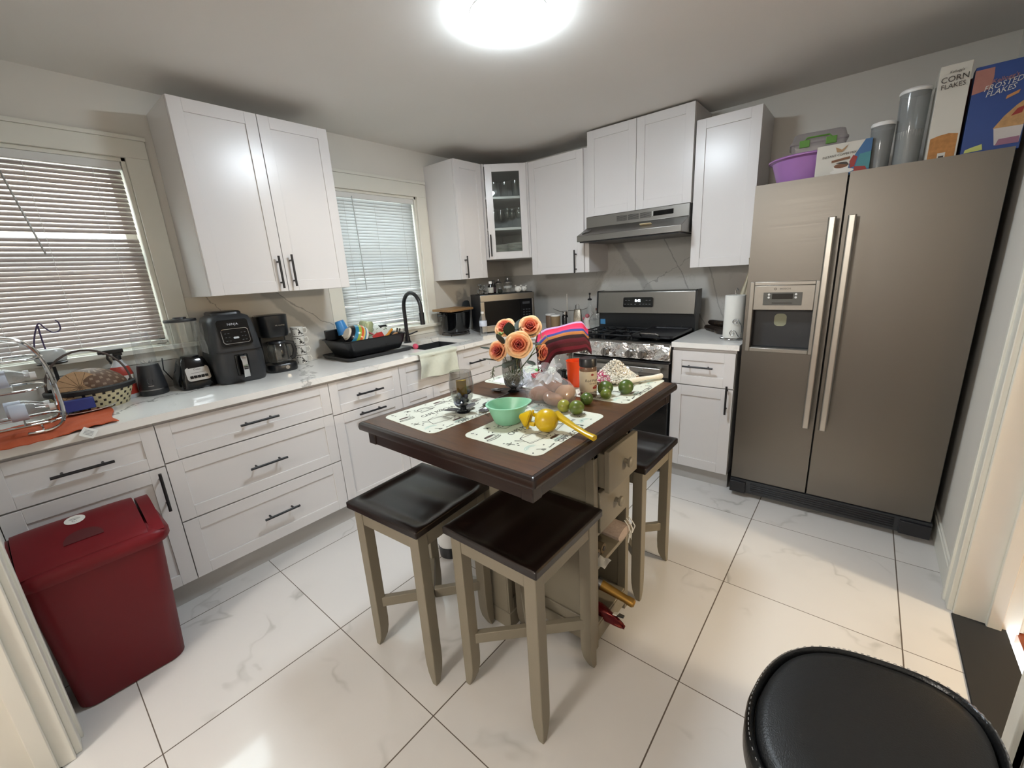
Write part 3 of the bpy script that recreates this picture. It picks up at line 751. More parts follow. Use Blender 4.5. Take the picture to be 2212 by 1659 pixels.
def idrawer(z0, z1, out):
    dd = MB().at(Mo).box(PX1 - .012 + out, PY0 + .030, z0, PX1 + .008 + out, PY1 - .030, z1).box(PX1 - .25 + out, PY0 + .036, z0 + .01, PX1 - .012 + out, PY1 - .036, z1 - .015).build('drawer', M['stool'], t, bevel=.003)
    MB().at(Mo @ T(PX1 + .008 + out, (PY0 + PY1)/2 + .006, (z0 + z1)/2) @ R(90, 'Y')).lathe([(.010, 0), (.008, .008), (.010, .014), (.019, .018), (.020, .026), (.014, .031), (0, .032)], 20).build('knob', M['stool'], dd)
idrawer(.672, .826, .034); idrawer(.503, .664, .0)

# things on the island's open shelves
def world_thing(name, label, cat, loc, group=None):
    t = thing(name, label, cat, loc, 0, group); return t, T(-loc[0], -loc[1], -loc[2])
gold = mat('gold_foil', '#9a7638', .35, .8, var=.25, vs=40); dg = mat('dark_bottle_glass', '#12160f', .08)
t, Mw = world_thing('wine_bottle', 'dark bottle with gold foil neck poking out of the island shelf', 'bottle', (2.05, -2.09, .107))
Mx = Mw @ T(2.02, -2.115, .245) @ (Vector((.325, .060, -.105)).to_track_quat('Z', 'Y').to_matrix().to_4x4())
MB().at(Mx).lathe([(.02, -.10), (.038, -.09), (.040, .06), (.034, .12), (.022, .17), (.018, .20)], 24).build('bottle_body', dg, t)
MB().at(Mx).lathe([(.0215, .175), (.0185, .21), (.0155, .285), (.0175, .295), (.0178, .315), (.012, .322), (0, .323)], 20).build('foil_neck', gold, t)
MB().at(Mx).lathe([(.0232, .165), (.0222, .182), (.0205, .182), (.0205, .165)], 20).build('neck_band', M['silver'], t)
redf = mat('red_foil', '#5a0a12', .22, .5, var=.35, vs=60, bump=.5, bs=60)
t, Mw = world_thing('wrapped_bottle', 'dark red foil wrapped bottle drooping from the lowest island shelf', 'bottle', (2.12, -2.13, .107))
Mx = Mw @ T(2.10, -2.165, .190) @ (Vector((.20, .065, -.135)).to_track_quat('Z', 'Y').to_matrix().to_4x4())
MB().at(Mx).lathe([(.0, -.035), (.026, -.03), (.034, .04), (.028, .09), (.014, .105)], 20).build('wrapping', redf, t)
mm = MB().at(Mx); mm.loft([[( (r + .006*math.sin(3*a + k)) * math.cos(a), (r*.7 + .005*math.cos(2*a + k))*math.sin(a), z) for a in [2*PI*i/16 for i in range(16)]] for k, (r, z) in enumerate(((.013, .10), (.028, .135), (.030, .17), (.020, .205), (.010, .235), (.003, .250)))])
mm.build('foil_tail', redf, t)
MB().at(Mw @ T(2.268, -2.092, .092) @ R(-30, 'X') @ R(20, 'Z')).prism([(-.004, -.02), (.022, -.014), (.026, .016), (.006, .026)], -.002, .002).build('black_tip', M['blackp'], t)
MB().at(Mw @ T(2.262, -2.098, .098) @ R(-30, 'X') @ R(20, 'Z')).prism([(-.012, -.022), (.004, -.018), (.008, .022), (-.006, .016)], -.002, .002).build('white_tip', M['paper'], t)
pinkc = mat('speckled_cloth', '#a8968a', .9, var=.25, vs=120, bump=.3)
t, Mw = world_thing('cloth_roll', 'rolled speckled pinkish cloth tied with cord on the upper island shelf', 'cloth', (2.15, -2.05, .363))
m = MB().at(Mw)
m.loft([[(x, -2.045 + .052*math.cos(a)*(1 + .06*math.sin(5*a)), .448 + .022*math.sin(a) - (x-2.0)*.04) for a in [2*PI*i/20 for i in range(20)]] for x in (1.98, 2.1, 2.2, 2.262, 2.27)])
m.build('cloth_body', pinkc, t)
m = MB().at(Mw)
for k in range(3):
    y = -2.015 + k*.018; m.tube([(2.255, y, .470), (2.275, y - .006, .455), (2.279, y + .004*k, .43), (2.276, y - .01, .385 + .012*k)], .0022, 6)
m.build('cord', M['paper'], t)
cork = mat('brown_roll', '#6b5c45', .8, var=.15)
for i, (yy, zz, lab) in enumerate(((-2.155, .384, 'small brown roll nearest the left end of the upper island shelf'), (-2.108, .3835, 'small brown roll under the speckled cloth on the island shelf'))):
    t, Mw = world_thing('paper_roll', lab, 'roll', (2.14, yy, .363), 'brown rolls on the island shelf')
    MB().at(Mw).cyl((2.04, yy, zz), (2.215, yy, zz), .0205, n=20).build('roll', cork, t)
    MB().at(Mw).cyl((2.214, yy, zz), (2.218, yy, zz), .010, n=14).build('core', M['tableedge'], t)
m = MB().sheet(lambda u, v: (2.16 + .10*u, -2.19 + .055*v, .3635 + .006*abs(math.sin(9*u + 3*v))), 10, 8, .001)
tag(m.build('tissue_scrap', M['paper']), 'crumpled white tissue scrap on the left of the island shelf', 'tissue')

# ------------------------------------------------------------------ stools
def slab(m, x0, y0, x1, y1, zb, ztf, n=24, r=.012):
    """closed slab with a shaped top"""
    vs = []; fs = []; N = n + 1
    for j in range(N):
        for i in range(N):
            u, v = i/n, j/n; vs.append((x0 + (x1-x0)*u, y0 + (y1-y0)*v, ztf(u, v)))
    for j in range(n):
        for i in range(n): a = j*N + i; fs.append((a, a+1, a+N+1, a+N))
    edge = [i for i in range(n)] + [j*N + n for j in range(n)] + [n*N + n - i for i in range(n)] + [(n-j)*N for j in range(n)]
    b0 = len(vs)
    for e in edge: vs.append((vs[e][0], vs[e][1], zb))
    L = len(edge)
    for k in range(L): fs.append((edge[k], b0 + k, b0 + (k+1) % L, edge[(k+1) % L]))
    fs.append(tuple(b0 + k for k in range(L))[::-1])
    m.add(vs, fs); return m
def sst(a, b, x): x = min(1, max(0, (x-a)/(b-a))); return x*x*(3-2*x)
def make_stool(label, loc, rz, rev=0):
    t = thing('bar_stool', label, 'stool', loc, rz, 'counter stools around the island')
    hs = .188; zs = .650
    def zt(u, v):
        x, y = abs(u - .5)*2, (v - .5)*2
        # saddle: two shallow scoops separated by a low centre ridge, raised rim behind
        q = sst(.92, .60, x) * sst(1.0, .80, abs(y))
        s_ = q * (.017 - .0075*math.exp(-((u-.5)/.10)**2) * sst(1, -.2, y))
        e = max(x, abs(y)); return zs - s_ - .004*sst(.93, 1.0, e)
    m = MB(); slab(m, -hs, -hs, hs, hs, zs - .030, zt, 40)
    m.build('seat', M['espresso'], t, smooth=50, bevel=.004)
    lo = .171; lw = .043; sp = .002
    for sx in (-1, 1):
        for sy in (-1, 1):
            m = MB(); rg = []
            for z, w in ((zs - .031, lw), (.12, lw), (.08, lw*.96), (.045, lw*.84), (.018, lw*.62), (0, lw*.44)):
                ox, oy = sx*lo, sy*lo; ix, iy = sx*(lo - w), sy*(lo - w)
                rg.append([(ox, oy, z), (ix, oy, z), (ix, iy, z), (ox, iy, z)])
            m.loft(rg); m.build('leg', M['stool'], t, smooth=25, bevel=.0025)
    m = MB(); a = lo - .004; b = a - .018; c = lo - lw + .002; z0, z1 = zs - .092, zs - .031
    m.box(-c, -a, z0, c, -b, z1).box(-c, b, z0, c, a, z1).box(-a, -c, z0, -b, c, z1).box(b, -c, z0, a, c, z1)
    m.build('apron', M['stool'], t, bevel=.0015)
    for k, ang in enumerate((45, -45)):
        L = (lo - lw*.5) * math.sqrt(2) - .014
        z = .178 + (.0 if k == 0 else -.0005)
        if k == 0: MB().at(R(ang, 'Z')).box(-L, -.011, z, L, .011, z + .040).build('stretcher', M['stool'], t, bevel=.002)
        else:
            MB().at(R(ang, 'Z')).box(-L, -.011, z, -.012, .011, z + .040).box(.012, -.011, z, L, .011, z + .040).build('stretcher', M['stool'], t, bevel=.002)
    return t
make_stool('dark-seated taupe stool in front, under the nearest table corner', (2.096, -2.434, 0), 0)
make_stool('dark saddle-seated taupe stool at left, facing the white drawers', (1.668, -2.521, 0), 94)
make_stool('taupe stool with dark dished seat on the far right of the island, toward the refrigerator', (2.100, -1.712, 0), 90)

# ------------------------------------------------------------------ placemats with coffee drawings
creamm = mat('placemat_vinyl', '#d3d5c6', .35, var=.02, vs=20); inkm = mat('print_ink', '#34302e', .5); brownm = mat('print_brown', '#4a2a22', .5); mintm = mat('print_mint', '#a7c9be', .5); greym = mat('print_grey', '#8b8b84', .5)
def place_art(m, seed, texts):
    rnd = random.Random(seed); Z = .0017
    def line(pts, w=.0011, mi=1):
        m.m = mi
        for a, b in zip(pts, pts[1:]):
            dx, dy = b[0]-a[0], b[1]-a[1]; L = math.hypot(dx, dy) or 1e-6; w_ = w*1.5; nx, ny = -dy/L*w_/2, dx/L*w_/2
            m.add([(a[0]+nx, a[1]+ny, Z), (a[0]-nx, a[1]-ny, Z), (b[0]-nx, b[1]-ny, Z), (b[0]+nx, b[1]+ny, Z)], [(0, 1, 2, 3)])
    def ell(cx, cy, rx, ry, w=.0011, mi=1, a0=0, a1=360, n=22): line([(cx + rx*math.cos(RD(a0+(a1-a0)*k/n)), cy + ry*math.sin(RD(a0+(a1-a0)*k/n))) for k in range(n+1)], w, mi)
    def fill(poly, mi): m.m = mi; m.add([(x, y, Z - .0002) for x, y in poly], [tuple(range(len(poly)))])
    def cup(cx, cy, s_):
        fill([(cx + .020*s_*math.cos(a), cy + .010*s_ + .0045*s_*math.sin(a)) for a in [2*PI*k/14 for k in range(14)]], 2)
        ell(cx, cy + .010*s_, .022*s_, .006*s_); line([(cx - .022*s_, cy + .010*s_), (cx - .017*s_, cy - .008*s_), (cx - .008*s_, cy - .014*s_), (cx + .008*s_, cy - .014*s_), (cx + .017*s_, cy - .008*s_), (cx + .022*s_, cy + .010*s_)])
        ell(cx + .024*s_, cy, .009*s_, .008*s_, a0=-120, a1=120); ell(cx, cy - .015*s_, .032*s_, .007*s_); ell(cx, cy - .016*s_, .026*s_, .004*s_, .0006, 4)
    def pot(cx, cy, s_, a=12):
        c, n_ = math.cos(RD(a)), math.sin(RD(a))
        def q(x, y): return (cx + (x*c - y*n_)*s_, cy + (x*n_ + y*c)*s_)
        line([q(-.035, -.028), q(-.030, .022), q(.030, .022), q(.038, -.028), q(-.035, -.028)], .0014)
        line([q(-.030, .022), q(0, .036), q(.030, .022)]); line([q(-.032, .010), q(-.050, .024), q(-.046, .004), q(-.033, -.006)])
        line([q(.034, .012), q(.056, .010), q(.058, -.018), q(.038, -.020)], .0016)
        for k in range(5): line([q(.020 + k*.003, .018), q(.024 + k*.003, -.024)], .0006, 4)
        line([q(-.033, -.022), q(.036, -.022)], .0007, 4)
    def bean(cx, cy, a):
        m.m = 1; m.add([(cx + .0042*math.cos(b)*math.cos(a) - .0026*math.sin(b)*math.sin(a), cy + .0042*math.cos(b)*math.sin(a) + .0026*math.sin(b)*math.cos(a), Z) for b in [2*PI*k/8 for k in range(8)]], [tuple(range(8))])
    def leaf(cx, cy):
        for k in range(5):
            a = rnd.uniform(0, 2*PI); line([(cx, cy), (cx + .008*math.cos(a - .3), cy + .008*math.sin(a - .3)), (cx + .015*math.cos(a), cy + .015*math.sin(a)), (cx + .008*math.cos(a + .3), cy + .008*math.sin(a + .3)), (cx, cy)], .0008)
    def book(cx, cy, s_):
        for r_ in (1, .8, .6): ell(cx, cy, .036*s_*r_, .020*s_*r_, .0012, 1, 0, 360)
        for k in range(3): fill([(cx - .016*s_ + k*.011*s_, cy - .012*s_), (cx - .009*s_ + k*.011*s_, cy - .012*s_), (cx - .009*s_ + k*.011*s_, cy + .010*s_), (cx - .016*s_ + k*.011*s_, cy + .010*s_)], 2)
    for k in range(4):
        x_, y_ = ((-.165, -.10), (-.06, -.135), (.12, -.12), (.15, .11))[k]
        for r_ in (.012, .018, .024): ell(x_, y_, r_, r_*.7, .0012, 3, 0, 180)
    pot(-.100, -.055, 1.05, -8); cup(-.165, .060, .95); cup(-.055, -.118, .95); pot(.02, -.055, .85, 10); book(.135, .010, .9); pot(.10, .085, .8, -5); cup(.03, .115, .9); pot(-.06, .09, .75, 4); cup(.165, -.065, .8)
    for k in range(46): bean(rnd.uniform(-.195, .195), rnd.uniform(-.14, .14), rnd.uniform(0, 3))
    for p in ((-.175, -.03), (-.155, -.13), (.075, -.125), (.07, .03), (.185, .125), (-.11, .13), (-.02, .03)): leaf(*p)
    m.m = 1
    for body, x, y, s_, rot in texts: m.text(body, s_, T(x, y, Z - .0002) @ R(rot, 'Z'), .0002, sx=.8)
MT = [('CAFE MOCHA', -.040, .024, .031, 0), ('CAPPUCCINO', -.01, -.143, .027, 0), ('LATTE', .095, -.012 - .07, .014, 0), ('choco latte', -.115, -.140, .010, 8), ('COFFEE', .12, .138, .012, 0)]
proto_mat = None
for i, (x, y, rz, lab, sx_) in enumerate(((2.060, -2.292, 90, 'coffee-print placemat nearest the camera, under the mint bowl and yellow squeezer', 1),
                                     (1.668, -2.330, 86.5, 'coffee-print placemat at the left table corner, under the smoky glass', 1),
                                     (2.070, -1.735, 90, 'coffee-print placemat at the right table edge, under the limes and glass dish', 1),
                                     (1.625, -1.735, 92, 'coffee-print placemat at the far left, behind the flower glass', 1))):
    if proto_mat is None:
        m = MB(); m.prism(rrect(-.205, -.155, .205, .155, .03, 6), 0, .0012); place_art(m, 5, MT)
        proto_mat = m.build('placemat', [creamm, inkm, brownm, mintm, greym], smooth=0); tag(proto_mat, lab, 'placemat', 'placemats on the island')
        o = proto_mat
    else: o = dup(proto_mat); o['label'] = lab
    o.location = (x, y, ZT + .0004); o.rotation_euler = (0, 0, RD(rz))
ZM = ZT + .0018      # top of a placemat

# ------------------------------------------------------------------ things on the island
mint = mat('mint_plastic', '#86bf9f', .35, var=.03)
t = thing('mixing_bowl', 'mint green plastic bowl with a pouring spout', 'bowl', (1.955, -2.320, ZM))
def bring(r, z, sp):
    return [((r + sp*max(0, math.cos(a - RD(62)))**9) * math.cos(a), (r + sp*max(0, math.cos(a - RD(62)))**9) * math.sin(a), z) for a in [2*PI*k/48 for k in range(48)]]
m = MB(); m.loft([bring(.040, 0, 0), bring(.046, .004, 0), bring(.058, .034, .004), bring(.068, .064, .016), bring(.074, .0655, .018), bring(.074, .0685, .018), bring(.067, .069, .017), bring(.056, .034, .004), bring(.044, .008, 0), bring(.036, .005, 0)])
m.build('bowl', mint, t)
MB().tube([(-.066, -.022, .066), (-.078, -.035, .055), (-.074, -.040, .032), (-.060, -.030, .020)], .0035, 8).build('handle', M['smoke'], t)
yel = mat('yellow_enamel', '#c2a00a', .28, .0, var=.05)
t = thing('citrus_squeezer', 'bright yellow metal lemon squeezer lying open', 'squeezer', (2.125, -2.325, ZM))
m = MB(); m.ell((0, 0, .0385), .0385, .0385, .0385, 28, 18); m.build('bowl', yel, t)
pts = [(.018, .030, .052), (.040, .030, .044), (.085, .026, .027), (.135, .018, .014), (.168, .010, .010)]
m = MB(); rg = []
dirv = Vector((.15, -.02, 0)).normalized(); nrm = Vector((-dirv.y, dirv.x, 0))
for k, p in enumerate(pts):
    w = (.016, .013, .010, .0095, .011)[k]; h = (.012, .008, .006, .006, .008)[k]; p = Vector(p)
    rg.append([p + nrm*w*cx + Vector((0, 0, h*cz)) for cx, cz in ((1, .6), (.6, 1), (-.6, 1), (-1, .6), (-1, -.6), (-.6, -1), (.6, -1), (1, -.6))])
m.loft(rg); m.build('handle', yel, t, smooth=50)
Mq = T(-.066, -.012, .036) @ R(30, 'Z') @ R(-70, 'Y')
m = MB().at(Mq); m.lathe([(.027, -.004), (.030, .002), (.024, .010), (.013, .022), (.006, .030), (0, .031)], 24); m.build('press_cup', yel, t)
m = MB(); m.box(-.050, -.028, .020, -.030, -.018, .032).box(-.050, -.006, .044, -.026, .004, .056); m.at(Mq).box(-.034, -.006, -.012, .034, .006, -.003); m.build('hinge', yel, t, bevel=.002)
# limes
def m_citrus(name, c0, c1):
    q = NT(name); v = q.obj(); n = q.noise(v, 18, 3); z = q.sep(v)[1]
    q.set(col=q.mix(q.math('MULTIPLY', q.math('SUBTRACT', n, .3), 2.2, clamp=True), hexc(c0), hexc(c1)), rough=.32, spec=.5, sss=.0); q.bump(q.noise(v, 500, 2), .12, .0005); return q.mat
lm = [m_citrus('lime_green', '#46541c', '#6d7a2c'), m_citrus('lime_dark', '#334619', '#526526'), m_citrus('lime_yellowish', '#76782a', '#a09a3c')]
for i, (x, y, r, k, zz, lab) in enumerate(((2.067, -2.132, .0235, 2, 0, 'yellowish lime, leftmost of the limes, touching the bag'),
        (2.121, -2.131, .0265, 0, 0, 'bright green lime on the corner of the nearest placemat, second from left'),
        (2.093, -2.010, .0245, 1, 0, 'olive green lime standing just in front of the red pepper jar'),
        (2.128, -1.921, .0225, 0, 0, 'smallest lime, in front of the big dark lime'),
        (2.100, -1.872, .0305, 1, 0, 'big dark green lime beside the pepper jar, behind the smallest one'),
        (2.163, -1.816, .0300, 1, 0, 'large glossy lime, rightmost, in front of the tortilla roll'))):
    z0 = ZM if i not in (2,) else ZT + .0002
    t = thing('lime', lab, 'lime', (x, y, z0), i*47, 'limes on the island')
    def fr(a, tt, i=i): return 1 + .02*math.sin(3*a + i) + .015*math.cos(2*tt + i)
    MB().at(T(0, 0, r*.985) @ R(70 + i*13, 'Y')).ell((0, 0, 0), r, r*.98, r*1.04, 26, 18, fr).build('fruit', lm[k], t)
    MB().at(T(0, 0, r*.985) @ R(70 + i*13, 'Y')).lathe([(.0028, r*1.035), (.0022, r*1.06), (0, r*1.062)], 8).build('stem_scar', M['espresso'], t)
# pepper jar
t = thing('spice_jar', 'clear spice jar with black lid and a cream Red Pepper label', 'jar', (2.044, -1.912, ZM))
MB().lathe([(.033, 0), (.0345, .003), (.0345, .118), (.031, .126)], 32).build('jar_body', glassm('jar_plastic', (.75, .68, .60), 1.3, .05, .35, (.30, .17, .11)), t)
MB().lathe([(.0335, .126), (.0350, .128), (.0350, .154), (.0325, .159), (0, .160)], 32).build('lid', M['blackp'], t)
lb = MB(); lb.m = 0; lb.lathe([(.0350, .026), (.0353, .027), (.0353, .107), (.0350, .108)], 40, caps=False)
lb.m = 1
tt = MB(); tt.text('Red Pepper', .0155, T(0, 0, 0), .0002, shear=.2); tt.text('Spice & Herb', .006, T(-.002, -.012, 0), .0002)
for px_, py_, pr in ((.010, -.028, .010), (.002, -.030, .007), (-.006, .024, .006)):
    tt.m = 1; tt.prism([(px_ + pr*math.cos(a), py_ + pr*.8*math.sin(a)) for a in [2*PI*k/14 for k in range(14)]], 0, .0003); tt.m = 0
cam_az = math.atan2(-3.36 + 1.912, 2.867 - 2.044) + RD(38)
for vi, mi_off in ((0, 1),):
    base_i = len(lb.v)
    for v in tt.v:
        a = cam_az + v[0] / .0354; r_ = .0354 + v[2]; lb.v.append((r_*math.cos(a), r_*math.sin(a), .072 + v[1]))
    for f, q in zip(tt.f, tt.mi): lb.f.append([i + base_i for i in f]); lb.mi.append(1 if q == 0 else 2)
lb.build('label', [mat('label_cream', '#b7aa92', .5), inkm, mat('pepper_red', '#7c1f16', .5)], t)
# glass dish heaped with chopped onion
t = thing('glass_dish', 'oval clear glass dish holding the chopped onion heap', 'dish', (2.035, -1.655, ZM), 52)
def ov(a_, b_, z): return [(a_*math.cos(q), b_*math.sin(q), z) for q in [2*PI*k/48 for k in range(48)]]
MB().loft([ov(.085, .062, 0), ov(.092, .070, .004), ov(.118, .094, .044), ov(.128, .102, .049), ov(.126, .100, .051), ov(.114, .090, .046), ov(.088, .066, .008), ov(.08, .058, .005)]).build('dish_body', M['glass'], t)
rn = random.Random(11)
m = MB(); m.m = 0
def heap(x, y):
    e = (x/.105)**2 + (y/.083)**2
    h = .012 + .032*max(0, 1 - e) + .050*math.exp(-((x - .005)**2 + (y - .01)**2)/.0028)
    return h
N = 0
for k in range(2600):
    x, y = rn.uniform(-.108, .108), rn.uniform(-.085, .085)
    if (x/.108)**2 + (y/.085)**2 > 1: continue
    h = heap(x, y); z = .007 + h*rn.uniform(.82, 1.0) if rn.random() < .8 else .007 + h*rn.random()
    s_ = rn.uniform(.0022, .0042)
    if x < -.052 and rn.random() < .55: m.m = 1
    elif x > .02 and z < .022 and rn.random() < .5 or rn.random() < .02: m.m = 2
    else: m.m = 0
    m.at(T(x, y, z) @ Matrix.Rotation(rn.uniform(0, 6.3), 4, Vector((rn.uniform(-1, 1), rn.uniform(-1, 1), rn.uniform(-1, 1))).normalized())).box(-s_, -s_*.7, -s_*.6, s_, s_*.7, s_*.6)
m.m = 0; m.at(Matrix.Identity(4)); m.grid(lambda u, v: ((u-.5)*.19, (v-.5)*.15, .006 + .8*heap((u-.5)*.19, (v-.5)*.15) if ((u-.5)*2)**2 + ((v-.5)*2)**2 < .95 else .012), 24, 20)
o = m.build('chopped_onion', [mat('onion_white', '#dcd6c8', .30, var=.06), mat('radish_pink', '#b5446a', .4, var=.3, vs=80), mat('onion_brown', '#8d6a4c', .4, var=.2)], smooth=0)
tag(o, 'heap of chopped white onion with pink radish bits filling the glass dish', 'chopped onion', kind='stuff'); o.location = (2.035, -1.655, ZM); o.rotation_euler = (0, 0, RD(52))
# rolled tortilla
m = MB(); rg = []
a0, a1 = Vector((2.105, -1.700, ZM + .0145)), Vector((2.200, -1.528, ZM + .017))
q = (a1 - a0).to_track_quat('Z', 'Y')
for k in range(16):
    f = k/15; r = .0105 + .0015*math.sin(f*7) + .0025*f; p = a0.lerp(a1, f) + Vector((0, 0, .002*math.sin(f*5)))
    rg.append([p + q @ Vector((r*(1 + .10*math.sin(a*2 + f*3))*math.cos(a), r*.9*(1 + .06*math.cos(a*3))*math.sin(a), 0)) for a in [2*PI*i/18 for i in range(18)]])
m.loft(rg); tag(m.build('rolled_tortilla', mat('flour_tortilla', '#d6cfc0', .8, var=.12, vs=90, bump=.3, bs=150)), 'rolled white flour tortilla beside the glass dish', 'tortilla')
# orange cup
t = thing('plastic_cup', 'bright orange plastic cup behind the pepper jar', 'cup', (1.918, -1.800, ZT + .0002))
MB().lathe([(.030, 0), (.034, .004), (.042, .115), (.043, .118), (.041, .118), (.033, .008), (0, .006)], 32).build('cup', mat('orange_plastic', '#e0491a', .3, var=.04), t)
# three smoky glasses standing in silver-leaf holders
leafm = mat('pewter_leaf', '#777a80', .22, .9, var=.15); bd = mat('dark_stand', '#24272a', .25, .3)
def leaf_mesh(m, L, w, up, ang, z0, r0):
    def f(u, v):
        s_ = (v - .5)*2*w*math.sin(PI*min(1, u*.93 + .07))**.8; rr_ = r0 + L*u; z = z0 + up*(u**1.6) + .10*abs(s_)
        a = RD(ang); return (rr_*math.cos(a) - s_*math.sin(a), rr_*math.sin(a) + s_*math.cos(a), z)
    m.sheet(f, 10, 6, .0012)
def leaf_holder(name, label, cat, loc, leaves, fill=None, group=None, h=.13, hb=.030):
    t = thing(name, label, cat, loc, 0, group)
    MB().lathe([(.026, 0), (.027, .004), (.012, .010), (.012, hb - .006), (.020, hb)], 20).build('foot', bd, t)
    for L, w, up, ang in leaves:
        m = MB(); leaf_mesh(m, L, w, up, ang, .012, .012); m.build('leaf', leafm, t)
    MB().lathe([(.006, hb), (.026, hb + .006), (.040, hb + .028), (.046, hb + .062), (.0465, hb + .085), (.040, hb + h), (.0385, hb + h), (.0445, hb + .085), (.0442, hb + .062), (.038, hb + .030), (.024, hb + .010), (.0, hb + .007)], 36).build('glass_bowl', M['smoke'], t)
    return t
LV = [(.055, .016, .030, 20), (.060, .017, .004, 95), (.055, .016, .034, 165), (.062, .018, .004, 235), (.055, .016, .012, 310)]
tA = leaf_holder('candle_glass', 'smoky glass on silver leaves holding a gold lighter and pebbles', 'glass', (1.735, -2.322, ZM), LV, group='leaf-footed glasses on the island')
tB = leaf_holder('candle_glass', 'leaf-footed smoky glass with white gravel, holding the roses', 'glass', (1.720, -2.000, ZT + .0002), LV, group='leaf-footed glasses on the island', h=.128, hb=.022)
tC = leaf_holder('candle_glass', 'leaf-footed smoky glass under the striped woven cloth', 'glass', (1.815, -1.735, ZT + .0002), [(.070, .016, .030, 60), (.070, .016, .036, 150), (.06, .02, .004, 240), (.075, .016, .040, 330)], group='leaf-footed glasses on the island', h=.125, hb=.050)
# contents
m = MB(); m.at(T(1.735, -2.322, ZM + .030 + .062) @ R(50, 'Z') @ R(6, 'X')).box(-.019, -.006, -.038, .019, .006, .036)
tag(m.build('lighter_case', mat('gold_metal', '#a88a3c', .28, .9, var=.1), bevel=.002), 'gold metal case standing inside the smoky glass', 'case')
peb = [mat('pebble_dark', '#25282c', .25), mat('pebble_grey', '#5b6066', .25), mat('pebble_blue', '#3a4256', .25)]
rn = random.Random(5)
pp = [MB().ell((0, 0, 0), .0125, .010, .008, 14, 10).build('pebble', p_) for p_ in peb]
for i in range(12):
    o = pp[i] if i < 3 else dup(pp[i % 3])
    a = i*2.4; r_ = .010 + .016*((i*7) % 5)/5
    if i > 8: r_ = .027
    o.location = (1.735 + r_*math.cos(a), -2.322 + r_*math.sin(a), ZM + .030 + .018 + .008*(i//4) + (.010 if i > 8 else 0)); o.rotation_euler = (rn.random(), rn.random(), rn.random()*6)
    tag(o, 'dark smooth pebble inside the smoky glass with the gold case', 'pebble', 'pebbles in the smoky glass')
m = MB(); rn = random.Random(9)
for k in range(520):
    a = rn.uniform(0, 6.283); r_ = .036*math.sqrt(rn.random()); z = rn.uniform(.010, .062)
    r_ = min(r_, .020 + z*.33)
    s_ = rn.uniform(.002, .0038); m.at(T(r_*math.cos(a), r_*math.sin(a), z) @ R(rn.uniform(0, 360), 'X') @ R(rn.uniform(0, 360), 'Z')).ell((0, 0, 0), s_, s_*.8, s_*.7, 6, 4)
o = m.build('white_gravel', mat('gravel_white', '#a9a89c', .7, var=.15)); o.location = (1.720, -2.0, ZT + .024); tag(o, 'pale gravel filling the lower half of the flower glass', 'gravel', kind='stuff')
# roses
def m_petal():
    q = NT('rose_petal'); v = q.obj(); x, y, z = q.sep(v)[:3]
    r = q.math('SQRT', q.math('ADD', q.math('MULTIPLY', x, x), q.math('MULTIPLY', y, y)))
    f = q.math('DIVIDE', r, .046, clamp=True)
    c = q.mix(q.math('MULTIPLY', q.math('SUBTRACT', f, .15), 2.2, clamp=True), hexc('#d4645f'), hexc('#e98a62'))
    c = q.mix(q.math('MULTIPLY', q.math('SUBTRACT', f, .50), 2.2, clamp=True), c, hexc('#f2c896'))
    q.set(col=c, rough=.6, sss=.0)
    tl = q.node('ShaderNodeBsdfTranslucent'); q.link(c, tl.inputs[0]); mx = q.node('ShaderNodeMixShader'); mx.inputs[0].default_value = .25
    q.link(q.b.outputs[0], mx.inputs[1]); q.link(tl.outputs[0], mx.inputs[2]); q.link(mx.outputs[0], q.out.inputs[0]); return q.mat
petal = m_petal(); leafg = mat('rose_leaf', '#263024', .5, var=.2); stemg = mat('stem_green', '#3c4a26', .6); budg = mat('bud_green', '#7c9a52', .5)
def make_rose(label, loc, aim, s=1.0, seed=1):
    rn = random.Random(seed)
    t = thing('rose', label, 'rose', loc, 0, 'peach roses in the leaf-footed glass'); q = Vector(aim).normalized().to_track_quat('Z', 'Y'); t.rotation_mode = 'QUATERNION'; t.rotation_quaternion = q
    m = MB()
    def pet(ang, r0, zb, zt, w, open_, ph):
        def f(u, v):
            a = RD(ang) + (u - .5)*w; e = 1 - (abs(u - .5)*2)**2.6*.30
            rr_ = r0*(.30 + .70*v**.65) + open_*(v**2.6) ; z = zb + (zt - zb)*v*e - open_*.75*max(0, v - .72)**1.3*2.4
            rr_ += .0014*math.sin(6*u + ph)*v
            return (rr_*math.cos(a)*s, rr_*math.sin(a)*s, z*s)
        m.grid(f, 10, 8)
    for k in range(3): pet(k*125 + 10, .005 + .002*k, .004, .036, 2.9, .0, k)
    for k in range(4): pet(k*93 + 30, .0125, .002, .0365, 2.1, .0015, k)
    for k in range(5): pet(k*73 + 15, .020, .0, .034, 1.75, .005, k*2)
    for k in range(6): pet(k*61 + 40, .028, -.004, .028, 1.5, .012, k*3)
    for k in range(6): pet(k*60 + 8, .033, -.008, .019, 1.45, .017, k*5)
    m.build('petals', petal, t, smooth=180, solid=.0009)
    m = MB(); m.lathe([(.0, -.020), (.006*s, -.018), (.010*s, -.006), (.016*s, -.002)], 12)
    for k in range(5): leaf_mesh(m, .026*s, .007, -.006, k*72 + rn.uniform(-10, 10), -.004, .004)
    m.build('sepals', budg if seed == 3 else leafg, t)
    st = MB(); inv = q.inverted(); base = Vector((1.72, -2.0, ZT + .055)); l = Vector(loc)
    p1 = inv @ (l - Vector(aim).normalized()*.018 - l); p3 = inv @ (base - l); p2 = inv @ (l - Vector(aim).normalized()*.045 + Vector((0, 0, -.02)) - l)
    st.tube([p1, p2, p2.lerp(p3, .5) + inv @ Vector((0, 0, .003)), p3], .0022, 6); st.build('stem', stemg, t)
    return t
